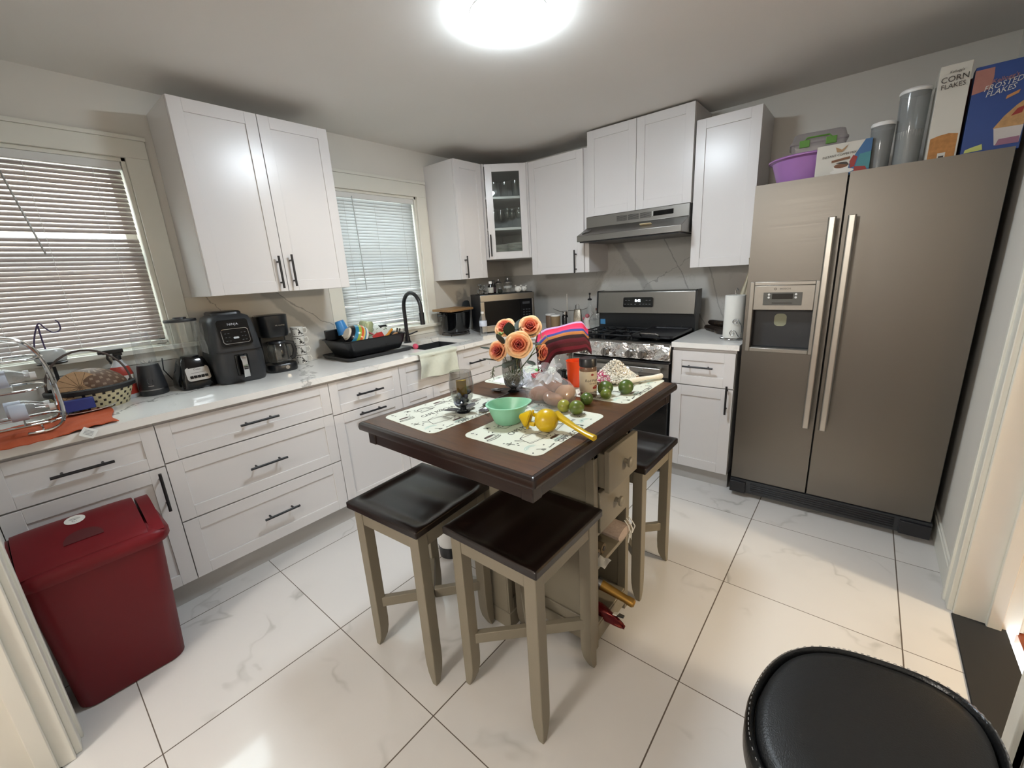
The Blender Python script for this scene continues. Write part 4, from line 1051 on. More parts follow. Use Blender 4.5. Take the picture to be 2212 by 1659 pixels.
make_rose('back left rose, one of the two upper ones', (1.672, -1.972, 1.185), (.25, -.75, .75), .95, 1)
make_rose('back right rose, tallest and nearest the striped cloth', (1.778, -1.934, 1.190), (.55, -.75, .50), 1.0, 2)
make_rose('largest front rose, opening straight toward the camera', (1.806, -2.052, 1.135), (.62, -.85, .28), 1.12, 3)
make_rose('lowest left rose, tilted to the left', (1.690, -2.045, 1.100), (.15, -.95, .30), .90, 4)
make_rose('half-hidden rose bud drooping at the right of the bouquet', (1.845, -1.955, 1.090), (.80, .10, -.10), .72, 5)
t = thing('foliage_stem', 'dark green rose foliage between the peach blooms', 'foliage', (1.72, -2.0, ZT + .05))
m = MB()
for (x, y, z, yaw, pit, L) in ((.02, -.03, .20, -50, 55, .075), (.06, .02, .19, 10, 10, .06), (-.03, -.07, .10, -120, 10, .06), (.10, .0, .17, 20, -10, .055), (-.065, -.06, .145, 200, 5, .05), (.04, -.06, .10, -70, -15, .07), (.02, .02, .22, 100, 40, .06), (.10, -.02, .10, -10, -20, .05), (.0, -.05, .17, -90, 50, .06)):
    m.at(T(x, y, z) @ R(yaw, 'Z') @ R(-pit, 'Y')); leaf_mesh(m, L, L*.33, .004, 0, 0, 0)
m.build('leaves', leafg, t)
m = MB()
for k in range(5): m.at(T(-.005, -.055, .205) @ R(k*72, 'Z') @ R(-35, 'Y')); leaf_mesh(m, .022, .006, .004, 0, 0, 0)
m.at(Matrix.Identity(4)); m.tube([(0, 0, 0), (.06, .05, .10), (.085, .11, .175), (.09, .13, .185), (.10, .125, .178), (.108, .13, .165)], .0018, 6).tube([(.085, .11, .175), (.075, .115, .20)], .0015, 5)
m.build('light_sprigs', budg, t)
m = MB()
for (x, y) in ((-.075, -.04), (-.06, -.055), (.075, -.03)):
    m.tube([(x*.3, y*.3, .075), (x, y, .06), (x*1.1, y*1.1, .02)], .0014, 5)
    for k in range(7): m.tube([(x*1.05, y*1.05, .055 - k*.006), (x*1.05 + .012*math.cos(k*2), y*1.05 + .012*math.sin(k*2), .045 - k*.006)], .0010, 4)
m.build('trailing_needles', stemg, t)
for nm, lab, loc, mt_ in (('tulip_bud', 'small purple flower bud behind the two upper roses', (1.715, -1.895, 1.205), mat('purple_bud', '#8a4fae', .4)), ('berry_bud', 'small dark red bud behind the upper left rose', (1.690, -1.900, 1.195), mat('dark_red_bud', '#7a1c22', .4))):
    t = thing(nm, lab, 'flower', loc)
    MB().ell((0, 0, 0), .010, .010, .020, 14, 10).build('bud', mt_, t)
    MB().tube([(0, 0, -.018), (.0, -.03, -.09), (1.72 - loc[0], -2.0 - loc[1], -.20)], .0016, 6).build('stem', stemg, t)

# striped woven cloth draped over the third glass
cols = ['#7a5f3c', '#c2552a', '#20201e', '#a98aa8', '#b81e42', '#b81e42', '#c22a58', '#2b3a78', '#a86a34', '#2a1416', '#5a1826', '#4a1a20', '#6b1c2e', '#3a1018']
cm = [mat('weave_%d' % i, c, .9, var=.12, vs=150, bump=.25, bs=300) for i, c in enumerate(cols)]
prof = [(-.085, .030), (-.075, .062), (-.055, .080), (-.03, .082), (-.01, .070), (.012, .066), (.035, .062), (.050, .052), (.058, .038), (.063, .020), (.065, .0), (.064, -.018), (.060, -.034)]
def prof_at(v):
    f = v*(len(prof) - 1); i = min(len(prof) - 2, int(f)); k = f - i
    return prof[i][0]*(1-k) + prof[i+1][0]*k, prof[i][1]*(1-k) + prof[i+1][1]*k
m = MB(); nu, nv = 40, 56; vs = []
for j in range(nv + 1):
    for i in range(nu + 1):
        u, v = i/nu, j/nv; x = (u - .5)*.235; py, pz = prof_at(v)
        e = abs(u - .5)*2
        left = max(0, .5 - u)*2; right = max(0, u - .5)*2
        z = pz + .012*right - .020*left - .050*sst(.55, 1, left)*v - .030*sst(.75, 1, right) + .003*math.sin(9*u + 5*v)
        y = py*(1 - .18*e*e) + .004*math.sin(14*u + 2*v)
        if v > .75: z -= .035*(v - .75)*4*sst(.35, .75, left) 
        vs.append((x + .006*math.sin(8*v), -y, z))
fs = []; 
for j in range(nv):
    for i in range(nu):
        k = j*(nu + 1) + i; m.m = min(len(cols) - 1, int(j/nv*len(cols))); 
        fs.append(((k, k+1, k+nu+2, k+nu+1), m.m))
m.v = vs; m.f = [list(f) for f, _ in fs]; m.mi = [q for _, q in fs]
rn = random.Random(4)
o = m.build('woven_cloth', cm, smooth=60, solid=.003)
o.location = (1.815, -1.740, 1.090); o.rotation_euler = (0, 0, RD(42))
tag(o, 'folded striped woven cloth, red, navy and orange, draped over a glass', 'cloth')
fr_ = MB()
for k in range(26):
    v = .35 + .65*k/25; py, pz = prof_at(v); x = -.1175; z = pz - .020 - .05*v - .035*max(0, v-.75)*4
    fr_.tube([(x + .006*math.sin(8*v), -py*.82, z), (x - .008, -py*.8, z - .012), (x - .006 + rn.uniform(-.006, .006), -py*.8, z - .032 - rn.uniform(0, .012))], .0012, 4)
fo = fr_.build('fringe', cm[12], o)

# plastic bag of potatoes
pot_m = mat('potato_skin', '#8f6347', .7, var=.2, vs=40); pot2 = mat('potato_pale', '#ab7f58', .65, var=.15, vs=40)
bc = (1.962, -2.062)
for i, (x, y, z, a, b, c_, rz, mt_, lab) in enumerate(((-.045, .0, .032, .050, .030, .030, 30, pot_m, 'brown potato at the left inside the clear bag'), (.030, -.030, .028, .052, .028, .026, -20, pot_m, 'reddish potato lying low in front inside the bag'), (.045, .035, .036, .040, .034, .034, 60, pot2, 'pale tan potato at the right inside the bag'), (-.010, .030, .062, .040, .030, .026, 10, pot_m, 'brown potato on top of the others inside the bag'))):
    t = MB(); t.ell((0, 0, 0), a, b, c_, 24, 16, lambda q, w, i=i: 1 + .05*math.sin(2*q + i) + .04*math.sin(3*w + q))
    o = t.build('potato', mt_); o.location = (bc[0] + x, bc[1] + y, ZT + .002 + z); o.rotation_euler = (0, 0, RD(rz)); tag(o, lab, 'potato', 'potatoes in the plastic bag')
t = thing('plastic_bag', 'knotted clear plastic bag of potatoes in the table middle', 'bag', (bc[0], bc[1], ZT + .0003))
m = MB(); rg = []
for k, (r_, z) in enumerate(((.075, .0), (.098, .012), (.104, .035), (.098, .062), (.080, .085), (.050, .100), (.026, .112), (.016, .120), (.022, .130), (.040, .145), (.050, .152))):
    rg.append([((r_ + .010*(z > .02)*noise.noise(Vector((3*math.cos(a), 3*math.sin(a), z*25)))) * math.cos(a)*1.02, (r_*.82 + .010*noise.noise(Vector((4*math.cos(a), 4*math.sin(a), z*30 + 7)))) * math.sin(a), z + .005*(k > 5)*math.sin(4*a + k)) for a in [2*PI*i/56 for i in range(56)]])
m.loft(rg, caps=False); m.build('film', M['foilbag'], t, smooth=70)
m = MB(); rn = random.Random(2)
for k in range(5):
    a0 = k*1.3; rg = []
    def f(u, v, a0=a0): 
        a = a0 + (u - .5)*1.4; r_ = .012 + .045*v + .008*math.sin(9*u + 4*v + a0); return (r_*math.cos(a), r_*math.sin(a)*.9 - .012*v, .112 + .022*v - .055*max(0, v - .35)**1.2 + .006*math.sin(12*u + a0))
    m.grid(f, 16, 10)
m.build('knotted_top', glassm('crumpled_film', (.85, .85, .86), 1.5, .15, .28, (.85, .85, .86)), t, smooth=40)

# cutlery
def spoon(label, x, y, z, rz, tilt=0, L=.17):
    t = thing('spoon', label, 'spoon', (x, y, z), rz, 'spoons on the island')
    m = MB(); m.at(R(tilt, 'Y')); m.loft([[(.030*math.cos(a)*k, .020*math.sin(a)*k, zz) for a in [2*PI*i/20 for i in range(20)]] for k, zz in ((.05, .0012), (.6, .002), (.95, .0065), (1, .008), (.93, .0085), (.55, .004), (.05, .003))])
    m.build('spoon_bowl', M['silver'], t)
    m = MB(); m.at(R(tilt, 'Y')); m.tube([(.028, 0, .008), (.045, 0, .012), (.10, 0, .009), (L, 0, .004)], [.0035, .003, .0035, .006], 8, flat=.45); m.build('handle', M['silver'], t); return t
spoon('silver spoon lying on the left placemat behind the smoky glass', 1.765, -2.215, ZM, 100)
spoon('silver spoon lying before the flower glass', 1.655, -2.035, ZT + .0003, 20)
spoon('silver spoon at the edge of the left placemat, right of the smoky glass', 1.800, -2.270, ZT + .0003, 85, 0, .14)
t = thing('fork', 'dark steel fork lying between the flower glass and the bag', 'fork', (1.835, -1.93, ZT + .0004), 60)
m = MB(); m.tube([(-.08, 0, .003), (0, 0, .006), (.05, 0, .004)], [.005, .003, .003], 8, flat=.5); m.build('handle', M['silver'], t)
m = MB()
for k in range(4): m.tube([(.048, 0, .004), (.060, (k-1.5)*.006, .003), (.095, (k-1.5)*.006, .005)], .0013, 5)
m.build('tines', M['silver'], t)
t = thing('wire_stand', 'thin black wire stand behind the mint bowl', 'stand', (1.845, -2.180, ZT + .0003), 47)
MB().tube([(-.10, 0, .014), (.0, .0, .022), (.07, 0, .020)], .0020, 6).build('rail', M['black'], t)
m = MB()
for x in (-.095, 0, .066): m.tube([(x, 0, .018), (x, 0, .001)], .0018, 6)
m.build('legs', M['black'], t)
# crumpled packaging at the back of the table
def crumple(name, label, cat, loc, sx, sy, sz, mts, seed, th=.0006, two=None):
    def f(u, v):
        x, y = (u - .5)*sx, (v - .5)*sy; e = max(abs(u - .5), abs(v - .5))*2
        h = (1 - e**2)*sz*.7 + sz*.6*abs(noise.noise(Vector((u*4, v*4, seed)))) + sz*.35*abs(noise.noise(Vector((u*11, v*11, seed + 3))))
        return (x*(1 - .15*noise.noise(Vector((u*3, v*3, seed + 9)))), y, .0008 + h*(1 - e**4))
    m = MB(); m.sheet(f, 30, 26, th)
    o = m.build(name, mts, smooth=25); o.location = loc; tag(o, label, cat); return o
wrap = glassm('white_film', (.8, .8, .82), 1.6, .15, .55, (.85, .85, .88))
o = crumple('plastic_wrapper', 'crumpled white and clear plastic wrapper behind the potato bag', 'wrapper', (1.700, -1.870, ZM), .15, .13, .055, wrap, 3); o.rotation_euler = (0, 0, .6)
o = crumple('napkin', 'creased white paper napkin on the far left placemat', 'napkin', (1.600, -1.850, ZM), .16, .15, .010, M['paper'], 8)
o = crumple('candy_wrapper', 'small red and white wrapper beside the flower glass', 'wrapper', (1.760, -1.870, ZT + .05), .055, .04, .012, mat('red_print', '#a33a48', .4, var=.4, vs=100), 12); o.rotation_euler = (.3, 0, .9); o.location.z = ZM + .045
m = MB().ell((0, 0, .006), .014, .009, .006, 12, 8); o = m.build('green_clip', mat('bright_green', '#6fd06a', .4)); o.location = (1.725, -1.825, ZM + .052); tag(o, 'small bright green plastic clip on the crumpled wrapper', 'clip')
# ------------------------------------------------------------------ left counter
def W(loc): return T(-loc[0], -loc[1], -loc[2])
K = ZC + .0003
# orange cloth with a paper tag
m = MB()
def of(u, v):
    y = -3.50 + .345*u; x = .30 + (.335 + .03*math.sin(5*u))*v - .05*u*(1 - v)
    z = K + .0008 + .007*abs(noise.noise(Vector((u*7, v*5, 1)))) + .004*abs(math.sin(9*v + 3*u))
    return (x, y + .012*math.sin(6*v), z)
m.sheet(of, 40, 26, .003)
oc = m.build('orange_cloth', mat('orange_microfibre', '#b8532c', .95, var=.18, vs=200, bump=.4, bs=400), smooth=60); tag(oc, 'orange microfibre cloth on the counter under the bottle rack', 'cloth')
m = MB().at(T(.636, -3.262, K + .012) @ R(18, 'Z') @ R(38, 'Y')).box(-.003, -.0015, -.0004, .008, .0015, .0006).at(T(.660, -3.255, K - .004) @ R(18, 'Z') @ R(48, 'Y') @ R(45, 'Z')).prism(rrect(-.021, -.021, .021, .021, .002), 0, .0005)
m.m = 1
for k in range(4): m.box(-.013, -.010 + k*.006, .0005, .013, -.008 + k*.006, .0008)
o = m.build('care_tag', [M['paper'], M['silver']], oc, smooth=0); o['label'] = 'small white paper tag'
# plate, blue box
t = thing('plate', 'white oval plate under the blue box on the left counter', 'plate', (.235, -3.225, K))
MB().lathe([(.055, 0), (.085, .010), (.112, .016), (.113, .019), (.084, .014), (.05, .005), (0, .004)], 36).build('plate_body', M['white'], t)
m = MB().box(-.028, -.055, 0, .028, .055, .050)
o = m.build('tissue_box', mat('royal_blue_card', '#25327a', .5, var=.12, vs=30), bevel=.004); o.location = (.285, -3.245, K + .0195); o.rotation_euler = (0, RD(-4), RD(6)); tag(o, 'small royal blue box lying on the white plate', 'box')
# woven basket
def m_check(name, c0, c1, n, zf):
    q = NT(name); v = q.obj(); x, y, z = q.sep(v)[:3]
    a = q.math('ARCTAN2', y, x); ia = q.math('FLOOR', q.math('MULTIPLY', a, n/6.2832)); iz = q.math('FLOOR', q.math('MULTIPLY', z, zf))
    par = q.math('FRACT', q.math('MULTIPLY', q.math('ADD', q.math('ADD', ia, iz), 200.0), .5))
    f = q.math('GREATER_THAN', par, .25)
    fa = q.math('FRACT', q.math('MULTIPLY', a, n/6.2832)); fz = q.math('FRACT', q.math('MULTIPLY', z, zf))
    inner = q.math('MULTIPLY', q.math('MULTIPLY', q.math('GREATER_THAN', fa, .2), q.math('LESS_THAN', fa, .85)), q.math('MULTIPLY', q.math('GREATER_THAN', fz, .2), q.math('LESS_THAN', fz, .85)))
    q.set(col=q.mix(q.math('MULTIPLY', f, inner), hexc(c0), hexc(c1)), rough=.6); q.bump(inner, .5, .004); return q.mat
t = thing('basket', 'cream and black checkered woven basket with thin arched handle', 'basket', (.17, -3.175, K))
def bo(k, z, a=.118, b=.145): return [(a*k*math.cos(q), b*k*math.sin(q), z) for q in [2*PI*i/48 for i in range(48)]]
MB().loft([bo(.78, .0), bo(.80, .003), bo(1.0, .085), bo(.965, .085), bo(.76, .006), bo(.7, .004)]).build('basket_body', m_check('basket_weave', '#c9bf9a', '#241c18', 44, 62), t)
MB().loft([bo(1.0, .078), bo(1.06, .082), bo(1.07, .098), bo(1.0, .104), bo(.95, .098), bo(.95, .082)], caps=False).build('rim', mat('black_cane', '#1c1a1a', .6, var=.3, vs=80, bump=.5, bs=100), t)
MB().tube([(.02, -.145, .085)] + [(.02, -.140*math.cos(PI*k/16), .10 + .165*math.sin(PI*k/16)) for k in range(17)] + [(.02, .145, .085)], .0045, 6, flat=.4).build('handle', mat('dark_cane', '#4a3f3a', .5, var=.3, vs=60), t)
t = thing('wicker_lid', 'round brown wicker dome resting in the checkered basket', 'wicker', (.165, -3.165, K + .075))
MB().at(R(-12, 'X')).ell((0, 0, .018), .096, .118, .085, 36, 20).build('dome', m_check('wicker_brown', '#5e4430', '#8b7560', 30, 70), t)
t = thing('palm_fan', 'round tan woven disc leaning in front of the wicker dome', 'fan', (.250, -3.215, K + .11))
m = MB().at(R(66, 'Y') @ R(0, 'Z')); m.lathe([(.0, .006), (.05, .004), (.074, 0), (.074, -.004), (.05, .0), (0, .002)], 40); m.build('disc', mat('palm_straw', '#ab8966', .8, var=.2, vs=40, bump=.3), t)
m = MB().at(R(66, 'Y'))
for k in range(14): a = k*2*PI/14; m.tube([(0, 0, .0065), (.070*math.cos(a), .070*math.sin(a), .0022)], .0012, 4)
m.build('ribs', mat('palm_rib', '#7a5f45', .8), t)
# spray bottle
t = thing('spray_bottle', 'white and red spray bottle with black trigger head', 'bottle', (.115, -3.055, K), 10)
MB().loft([[(a*.032*k, b*.045*k, z) for a, b in [(math.cos(q), math.sin(q)) for q in [2*PI*i/28 for i in range(28)]]] for z, k in ((0, .9), (.006, 1), (.12, 1), (.155, .8), (.178, .42), (.195, .36))]).build('bottle_body', m_bands('cleaner_label', [(0, '#b9bcc0'), (.10, '#a8382c'), (.34, '#d9d4cc'), (.58, '#a8382c'), (.80, '#c7cbd0')], 2, .35, 5.0), t)
m = MB().cyl((0, 0, .193), (0, 0, .215), .017, n=18).box(-.014, -.050, .226, .014, .028, .246).box(-.010, -.012, .213, .010, .022, .230).cyl((0, -.045, .236), (0, -.064, .236), .008, n=12)
m.build('spray_head', M['blackp'], t, bevel=.003)
MB().tube([(0, -.030, .228), (0, -.034, .205), (0, -.026, .185), (0, -.030, .178)], .005, 6).build('trigger', M['blackp'], t)
# personal blender
t = thing('personal_blender', 'small black personal blender with a clear upturned cup', 'blender', (.140, -2.955, K), 0)
MB().lathe([(.056, 0), (.058, .006), (.057, .028)], 32).lathe([(.0575, .032), (.054, .070), (.045, .140), (.042, .152), (0, .153)], 32).build('motor_base', M['charc'], t)
MB().lathe([(.0572, .026), (.0580, .029), (.0572, .033)], 32).build('trim_ring', M['silver'], t)
MB().lathe([(.040, .153), (.041, .20), (.036, .30), (.033, .314), (0, .318)], 30).build('cup', M['pet'], t)
m = MB()
for k in range(4): a = k*PI/2 + .3; m.tube([(0, 0, .158), (.018*math.cos(a), .018*math.sin(a), .162), (.026*math.cos(a), .026*math.sin(a), .172)], .0018, 5, flat=.5)
m.build('blade', M['chrome'], t)
Ml = R(58-90, 'Z') @ T(.0, 0, 0)
m = MB().at(T(.0502, -.0155, .070) @ R(90 - 17, 'Z') @ R(90 - 8, 'X')); m.tube([(.011*math.cos(a*PI/10), .016*math.sin(a*PI/10) + .004, 0) for a in range(20)], .0010, 4, True).box(-.006, .001, -.0005, .006, .008, .0005).box(-.011, -.022, -.0005, .011, -.019, .0005)
m.build('emblem', M['silver'], t)
# jar blender
t = thing('blender', 'black countertop blender with clear glass jar and silver panel', 'blender', (.165, -2.785, K), 4)
m = MB(); m.loft([ring(rrect(-.078, -.078, .078, .078, .03), 0), ring(rrect(-.082, -.082, .082, .082, .03), .008), ring(rrect(-.080, -.080, .080, .080, .03), .05), ring(rrect(-.055, -.055, .055, .055, .025), .145), ring(rrect(-.048, -.048, .048, .048, .022), .158)])
m.build('motor_base', M['blackg'], t)
Mf = T(.0705, 0, .078) @ R(90, 'Z') @ R(90 - 15, 'X')
m = MB().at(Mf); m.prism(rrect(-.052, -.036, .052, .036, .014), -.003, .0022); pn = m.build('button_panel', mat('satin_silver', '#a9a7a4', .35, .7), t)
m = MB().at(Mf)
for k in range(5): m.prism(rrect(-.040 + k*.0165, -.023, -.026 + k*.0165, -.009, .002), .0022, .005)
m.build('buttons_row', M['blackg'], pn)
m = MB().at(Mf).text('Oster', .014, T(0, .022, .0024), .0002).box(-.03, .004, .0022, .03, .0055, .0025)
m.build('lettering', M['black'], pn, smooth=0)
m = MB(); m.lathe([(.040, .158), (.044, .165), (.050, .19), (.064, .29), (.067, .345), (.0645, .345), (.061, .29), (.046, .19), (.040, .170), (0, .168)], 36); m.build('jar', M['glass'], t)
MB().tube([(.0, -.062, .325), (0, -.096, .318), (0, -.100, .28), (0, -.090, .225), (0, -.052, .20)], .008, 8, flat=.7).build('jar_handle', M['glass'], t)
MB().lathe([(.069, .345), (.070, .352), (.068, .358), (.030, .360), (.028, .368), (0, .368)], 36).build('lid', M['charc'], t)
MB().cyl((0, 0, .155), (0, 0, .166), .040, n=24).build('collar', M['blackp'], t)
MB().tube([(-.07, .06, .02), (-.10, .0, .01), (-.11, -.06, .03), (-.12, -.09, .10), (-.135, -.08, .16)], .003, 6).build('power_cord', M['black'], t)
# air fryer
t = thing('air_fryer', 'large charcoal air fryer with chrome drawer handle', 'air fryer', (.180, -2.588, K), -4)
def afr(k, z, dx=0): return [(x + dx, y, z) for x, y in [(q[0]*k, q[1]*k) for q in rrect(-.150, -.118, .150, .118, .055, 8)]]
m = MB(); m.loft([afr(.93, 0), afr(.98, .012), afr(1.02, .06), afr(1.03, .14), afr(.97, .24, -.006), afr(.88, .325, -.014), afr(.80, .350, -.018), afr(.6, .362, -.02)])
m.build('body', M['charc'], t, smooth=60)
MB().loft([afr(.62, .355, -.03), afr(.62, .372, -.035), afr(.56, .378, -.035)]).build('top_cap', M['blackp'], t)
Mp_ = T(.1385, 0, .262) @ R(90, 'Z') @ R(90 - 17, 'X')
pn = MB().at(Mp_).prism(rrect(-.072, -.062, .072, .078, .014), -.012, .0035).build('control_panel', M['blackg'], t, bevel=.001)
m = MB().at(Mp_).tube([(x, y, .0038) for x, y in rrect(-.062, -.050, .062, .028, .014)], .0016, 5, True); m.build('panel_trim', M['chrome'], pn)
m = MB().at(Mp_).text('NINJA', .017, T(0, .052, .0040), .0002, sx=1.1); m.build('lettering', M['silver'], pn, smooth=0)
m = MB().at(Mp_).prism(rrect(-.013, -.026, .013, -.016, .0045), .0035, .0048); m.build('start_button', mat('pale_button', '#b9bcc0', .4), pn)
m = MB().at(Mp_)
for x in (-.045, -.03, .03, .045):
    for y in (-.035, -.015, .005): m.box(x - .004, y - .001, .0036, x + .004, y + .001, .004)
m.build('panel_legend', mat('dim_legend', '#3c4044', .5), pn, smooth=0)
MB().box(.125, -.105, .172, .158, .105, .1745).build('drawer_seam', M['black'], t)
MB().at(T(.158, 0, .095)).box(-.03, -.032, -.055, .004, .032, .060).build('handle_recess', M['blackg'], t, bevel=.006)
m = MB(); m.loft([[(x, y, z) for x, y in ((cx + .012, -w_), (cx + .012, w_), (cx - .004, w_), (cx - .004, -w_))] for cx, w_, z in ((.166, .012, .155), (.190, .014, .148), (.200, .013, .12), (.200, .013, .07), (.192, .014, .038), (.168, .012, .030))])
m.build('handle', M['chrome'], t, bevel=.004)
m = MB(); m.loft([[(x, y + .002*math.sin(40*z), z) for x, y in ((-.11 + .2*k/10, -.122 - .006*abs(math.sin(k*1.3 + z*30))) for k in range(11))] for z in (.17, .21, .25, .29, .33)], closed=False)
m.build('protective_film', M['foilbag'], t, smooth=30)
# drip coffee maker
t = thing('coffee_maker', 'black drip coffee maker with glass carafe', 'coffee maker', (.155, -2.350, K), -6)
m = MB(); m.loft([ring(rrect(-.105, -.082, .115, .082, .06, 8), z, k) for z, k in ((0, .97), (.008, 1), (.036, 1), (.046, .95))])
m.build('base', M['blackp'], t, smooth=50)
m = MB(); m.box(-.105, -.072, .04, -.035, .072, .23); m.build('water_tank', M['blackp'], t, bevel=.01, seg=3)
m = MB(); m.loft([ring(rrect(-.108, -.080, .088, .080, .065, 8), z, k) for z, k in ((.205, .88), (.222, .97), (.30, 1.0), (.318, 1.02), (.328, 1.02), (.332, .96))])
m.build('brew_head', M['blackp'], t, smooth=50)
cf = MB(); cf.lathe([(.045, .048), (.060, .055), (.067, .10), (.058, .145), (.047, .165), (.045, .165), (.056, .145), (.064, .10), (.057, .058), (0, .053)], 36, (.035, 0, 0))
cr = cf.build('carafe', M['glass'], t)
MB().lathe([(.048, .163), (.050, .168), (.046, .178), (0, .182)], 32, (.035, 0, 0)).build('carafe_lid', M['blackp'], cr)
MB().at(T(.035, 0, 0) @ R(58, 'Z')).tube([(.046, 0, .166), (.085, 0, .162), (.092, 0, .12), (.080, 0, .078), (.062, 0, .070)], .0075, 8, flat=1.6).build('carafe_handle', M['blackp'], cr)
MB().lathe([(.048, .046), (.048, .050), (0, .050)], 32, (.035, 0, 0)).build('warming_plate', M['black'], t)
MB().at(T(.1135, .012, .026) @ R(90, 'Y')).lathe([(.011, -.002), (.011, .004), (0, .004)], 20).build('power_switch', M['silver'], t)
m = MB().text('MR. COFFEE', .0095, T(.0888, .02, .272) @ R(90, 'Z') @ R(90, 'X'), .0003); m.build('lettering', M['silver'], t, smooth=0)
# stack of four mugs
mugm = NT('printed_mug'); v = mugm.obj(); nz = mugm.math('GREATER_THAN', mugm.noise(v, 38, 3, .6, .3), .585); x_, y_, z_ = mugm.sep(v)[:3]
msk = mugm.math('MULTIPLY', nz, mugm.math('MULTIPLY', mugm.math('GREATER_THAN', z_, .010), mugm.math('LESS_THAN', z_, .050))); mugm.set(col=mugm.mix(msk, hexc('#cfcfcb'), hexc('#2b2a2a')), rough=.25)
def make_mug():
    t = thing('mug', 'x', 'mug', (0, 0, 0), 0, 'stacked mugs beside the coffee maker')
    MB().lathe([(.030, 0), (.034, .002), (.0365, .056), (.0365, .0585), (.034, .0585), (.031, .006), (0, .004)], 32).build('cup_body', mugm.mat, t)
    MB().tube([(.034, 0, .046), (.052, 0, .048), (.058, 0, .032), (.050, 0, .014), (.033, 0, .014)], .0042, 8).build('handle', M['white'], t); return t
mp_ = make_mug(); place = ('bottom', 'second from the bottom', 'third from the bottom', 'top')
for i in range(4):
    c = mp_ if i == 0 else dup(mp_)
    relabel(c, ('white mug with black city print, %s of the four-mug stack' % place[i]), (.105, -2.190, K + i*.0600), 62 + i*3)
# drying tray and dish rack
t = thing('drain_tray', 'flat black drip tray under the dish rack', 'tray', (.235, -1.790, K))
tr = rrect(-.175, -.245, .180, .245, .03, 5)
m = MB(); m.loft([ring(tr, 0, .95), ring(tr, .004, .99), ring(tr, .022, 1.02), ring(tr, .024, 1.03), ring(tr, .026, 1.02), ring(tr, .010, .96), ring(tr, .008, .93)]); m.build('tray_body', M['blackp'], t)
t = thing('dish_rack', 'black plastic dish rack piled with clean dishes', 'dish rack', (.238, -1.795, K + .022))
def rk(kx, ky, z, dy=0): return [(x*kx, y*ky + dy, z) for x, y in rrect(-.155, -.225, .160, .225, .035, 5)]
m = MB(); m.loft([rk(.80, .80, .004), rk(.84, .84, .002), rk(.95, .93, .045), rk(1.02, 1.02, .098, -.004), rk(1.05, 1.06, .104, -.008), rk(1.05, 1.06, .108, -.008), rk(.99, 1.0, .104, -.004), rk(.92, .91, .045), rk(.80, .80, .008)])
m.build('basin', M['blackp'], t)
m = MB()
for k, yy in enumerate((-.075, -.04, -.005, .03, .065)): m.at(T(.147 + .001*k, yy + .0, .052) @ R(90, 'Y') @ R(0, 'Z')).lathe([(.013, 0), (.013, .003), (0, .003)], 16)
m.build('drain_knobs', M['black'], t)
MB().box(-.145, .165, .06, -.06, .22, .155).box(-.15, -.215, .095, -.13, -.10, .165).build('cutlery_cup', M['blackp'], t, bevel=.004)
RX, RY = .238, -1.795
# dishes
bandm = m_bands('rainbow_stripes', [(0, '#d6cdbd'), (.10, '#1d1d20'), (.26, '#2f7a9c'), (.44, '#8fa23c'), (.60, '#c7552a'), (.74, '#c9b36a'), (.84, '#2f7a9c'), (.92, '#d9d6d0')], 2, .2, 11.8)
t = thing('bowl', 'rainbow-striped bowl lying on its side in the dish rack', 'bowl', (.305, -1.900, K + .045)); 
m = MB().lathe([(.030, 0), (.032, .006), (.050, .016), (.068, .045), (.072, .078), (.0695, .080), (.065, .046), (.045, .020), (0, .012)], 40)
o = m.build('bowl_body', bandm, t); o.rotation_euler = Vector((-.02, -.80, .42)).to_track_quat('-Z', 'Y').to_euler(); o.location = (-.055, -.040, .122); o.scale = (1.22, 1.22, 1.22)
t = thing('bowl', 'plain white bowl nested inside the rainbow-striped bowl', 'bowl', (.300, -1.870, K + .045))
o = MB().lathe([(.030, 0), (.050, .014), (.066, .045), (.069, .072), (.0665, .073), (.060, .046), (.0, .014)], 36).build('bowl_body', M['white'], t); o.rotation_euler = Vector((-.02, -.80, .42)).to_track_quat('-Z', 'Y').to_euler(); o.location = (-.050, -.045, .112); o.scale = (1.2, 1.2, 1.2)
t = thing('plastic_cup', 'upturned light blue cup standing behind the striped bowl', 'cup', (.150, -1.900, K + .10)); o = MB().lathe([(.040, 0), (.030, .085), (.027, .090), (0, .090)], 28).build('cup_body', mat('sky_blue_plastic', '#2f7fc0', .4), t); o.rotation_euler = (RD(12), RD(-6), 0); o.location = (0, 0, .055)
t = thing('mug', 'upside-down pale green mug in the dish rack', 'mug', (.190, -1.765, K + .06), -35)
o = MB().lathe([(.040, 0), (.044, .002), (.048, .085), (.040, .100), (0, .102)], 32).build('mug_body', mat('celadon_glaze', '#a3ad86', .25), t); o.rotation_euler = (RD(-10), 0, 0); o.location = (0, 0, .065)
o = MB().tube([(.044, 0, .085), (.074, 0, .085), (.084, 0, .055), (.074, 0, .025), (.044, 0, .022)], .006, 8).build('handle', mat('celadon_glaze_handle', '#a3ad86', .25), t); o.rotation_euler = (RD(-10), 0, 0); o.location = (0, 0, .065)
t = thing('bowl', 'white bowl with green leaf pattern lying tilted at the back of the rack', 'bowl', (.160, -1.645, K + .07))
lf = NT('leafy_ceramic'); v = lf.obj(); nz = lf.math('GREATER_THAN', lf.noise(v, 45, 3, .6), .60); lf.set(col=lf.mix(nz, hexc('#cdd0c9'), hexc('#6f8064')), rough=.2)
o = MB().lathe([(.035, 0), (.055, .008), (.088, .035), (.090, .037), (.052, .014), (0, .006)], 36).build('bowl_body', lf.mat, t); o.rotation_euler = Vector((.45, -.35, .75)).to_track_quat('-Z', 'Y').to_euler(); o.location = (0, 0, .090)
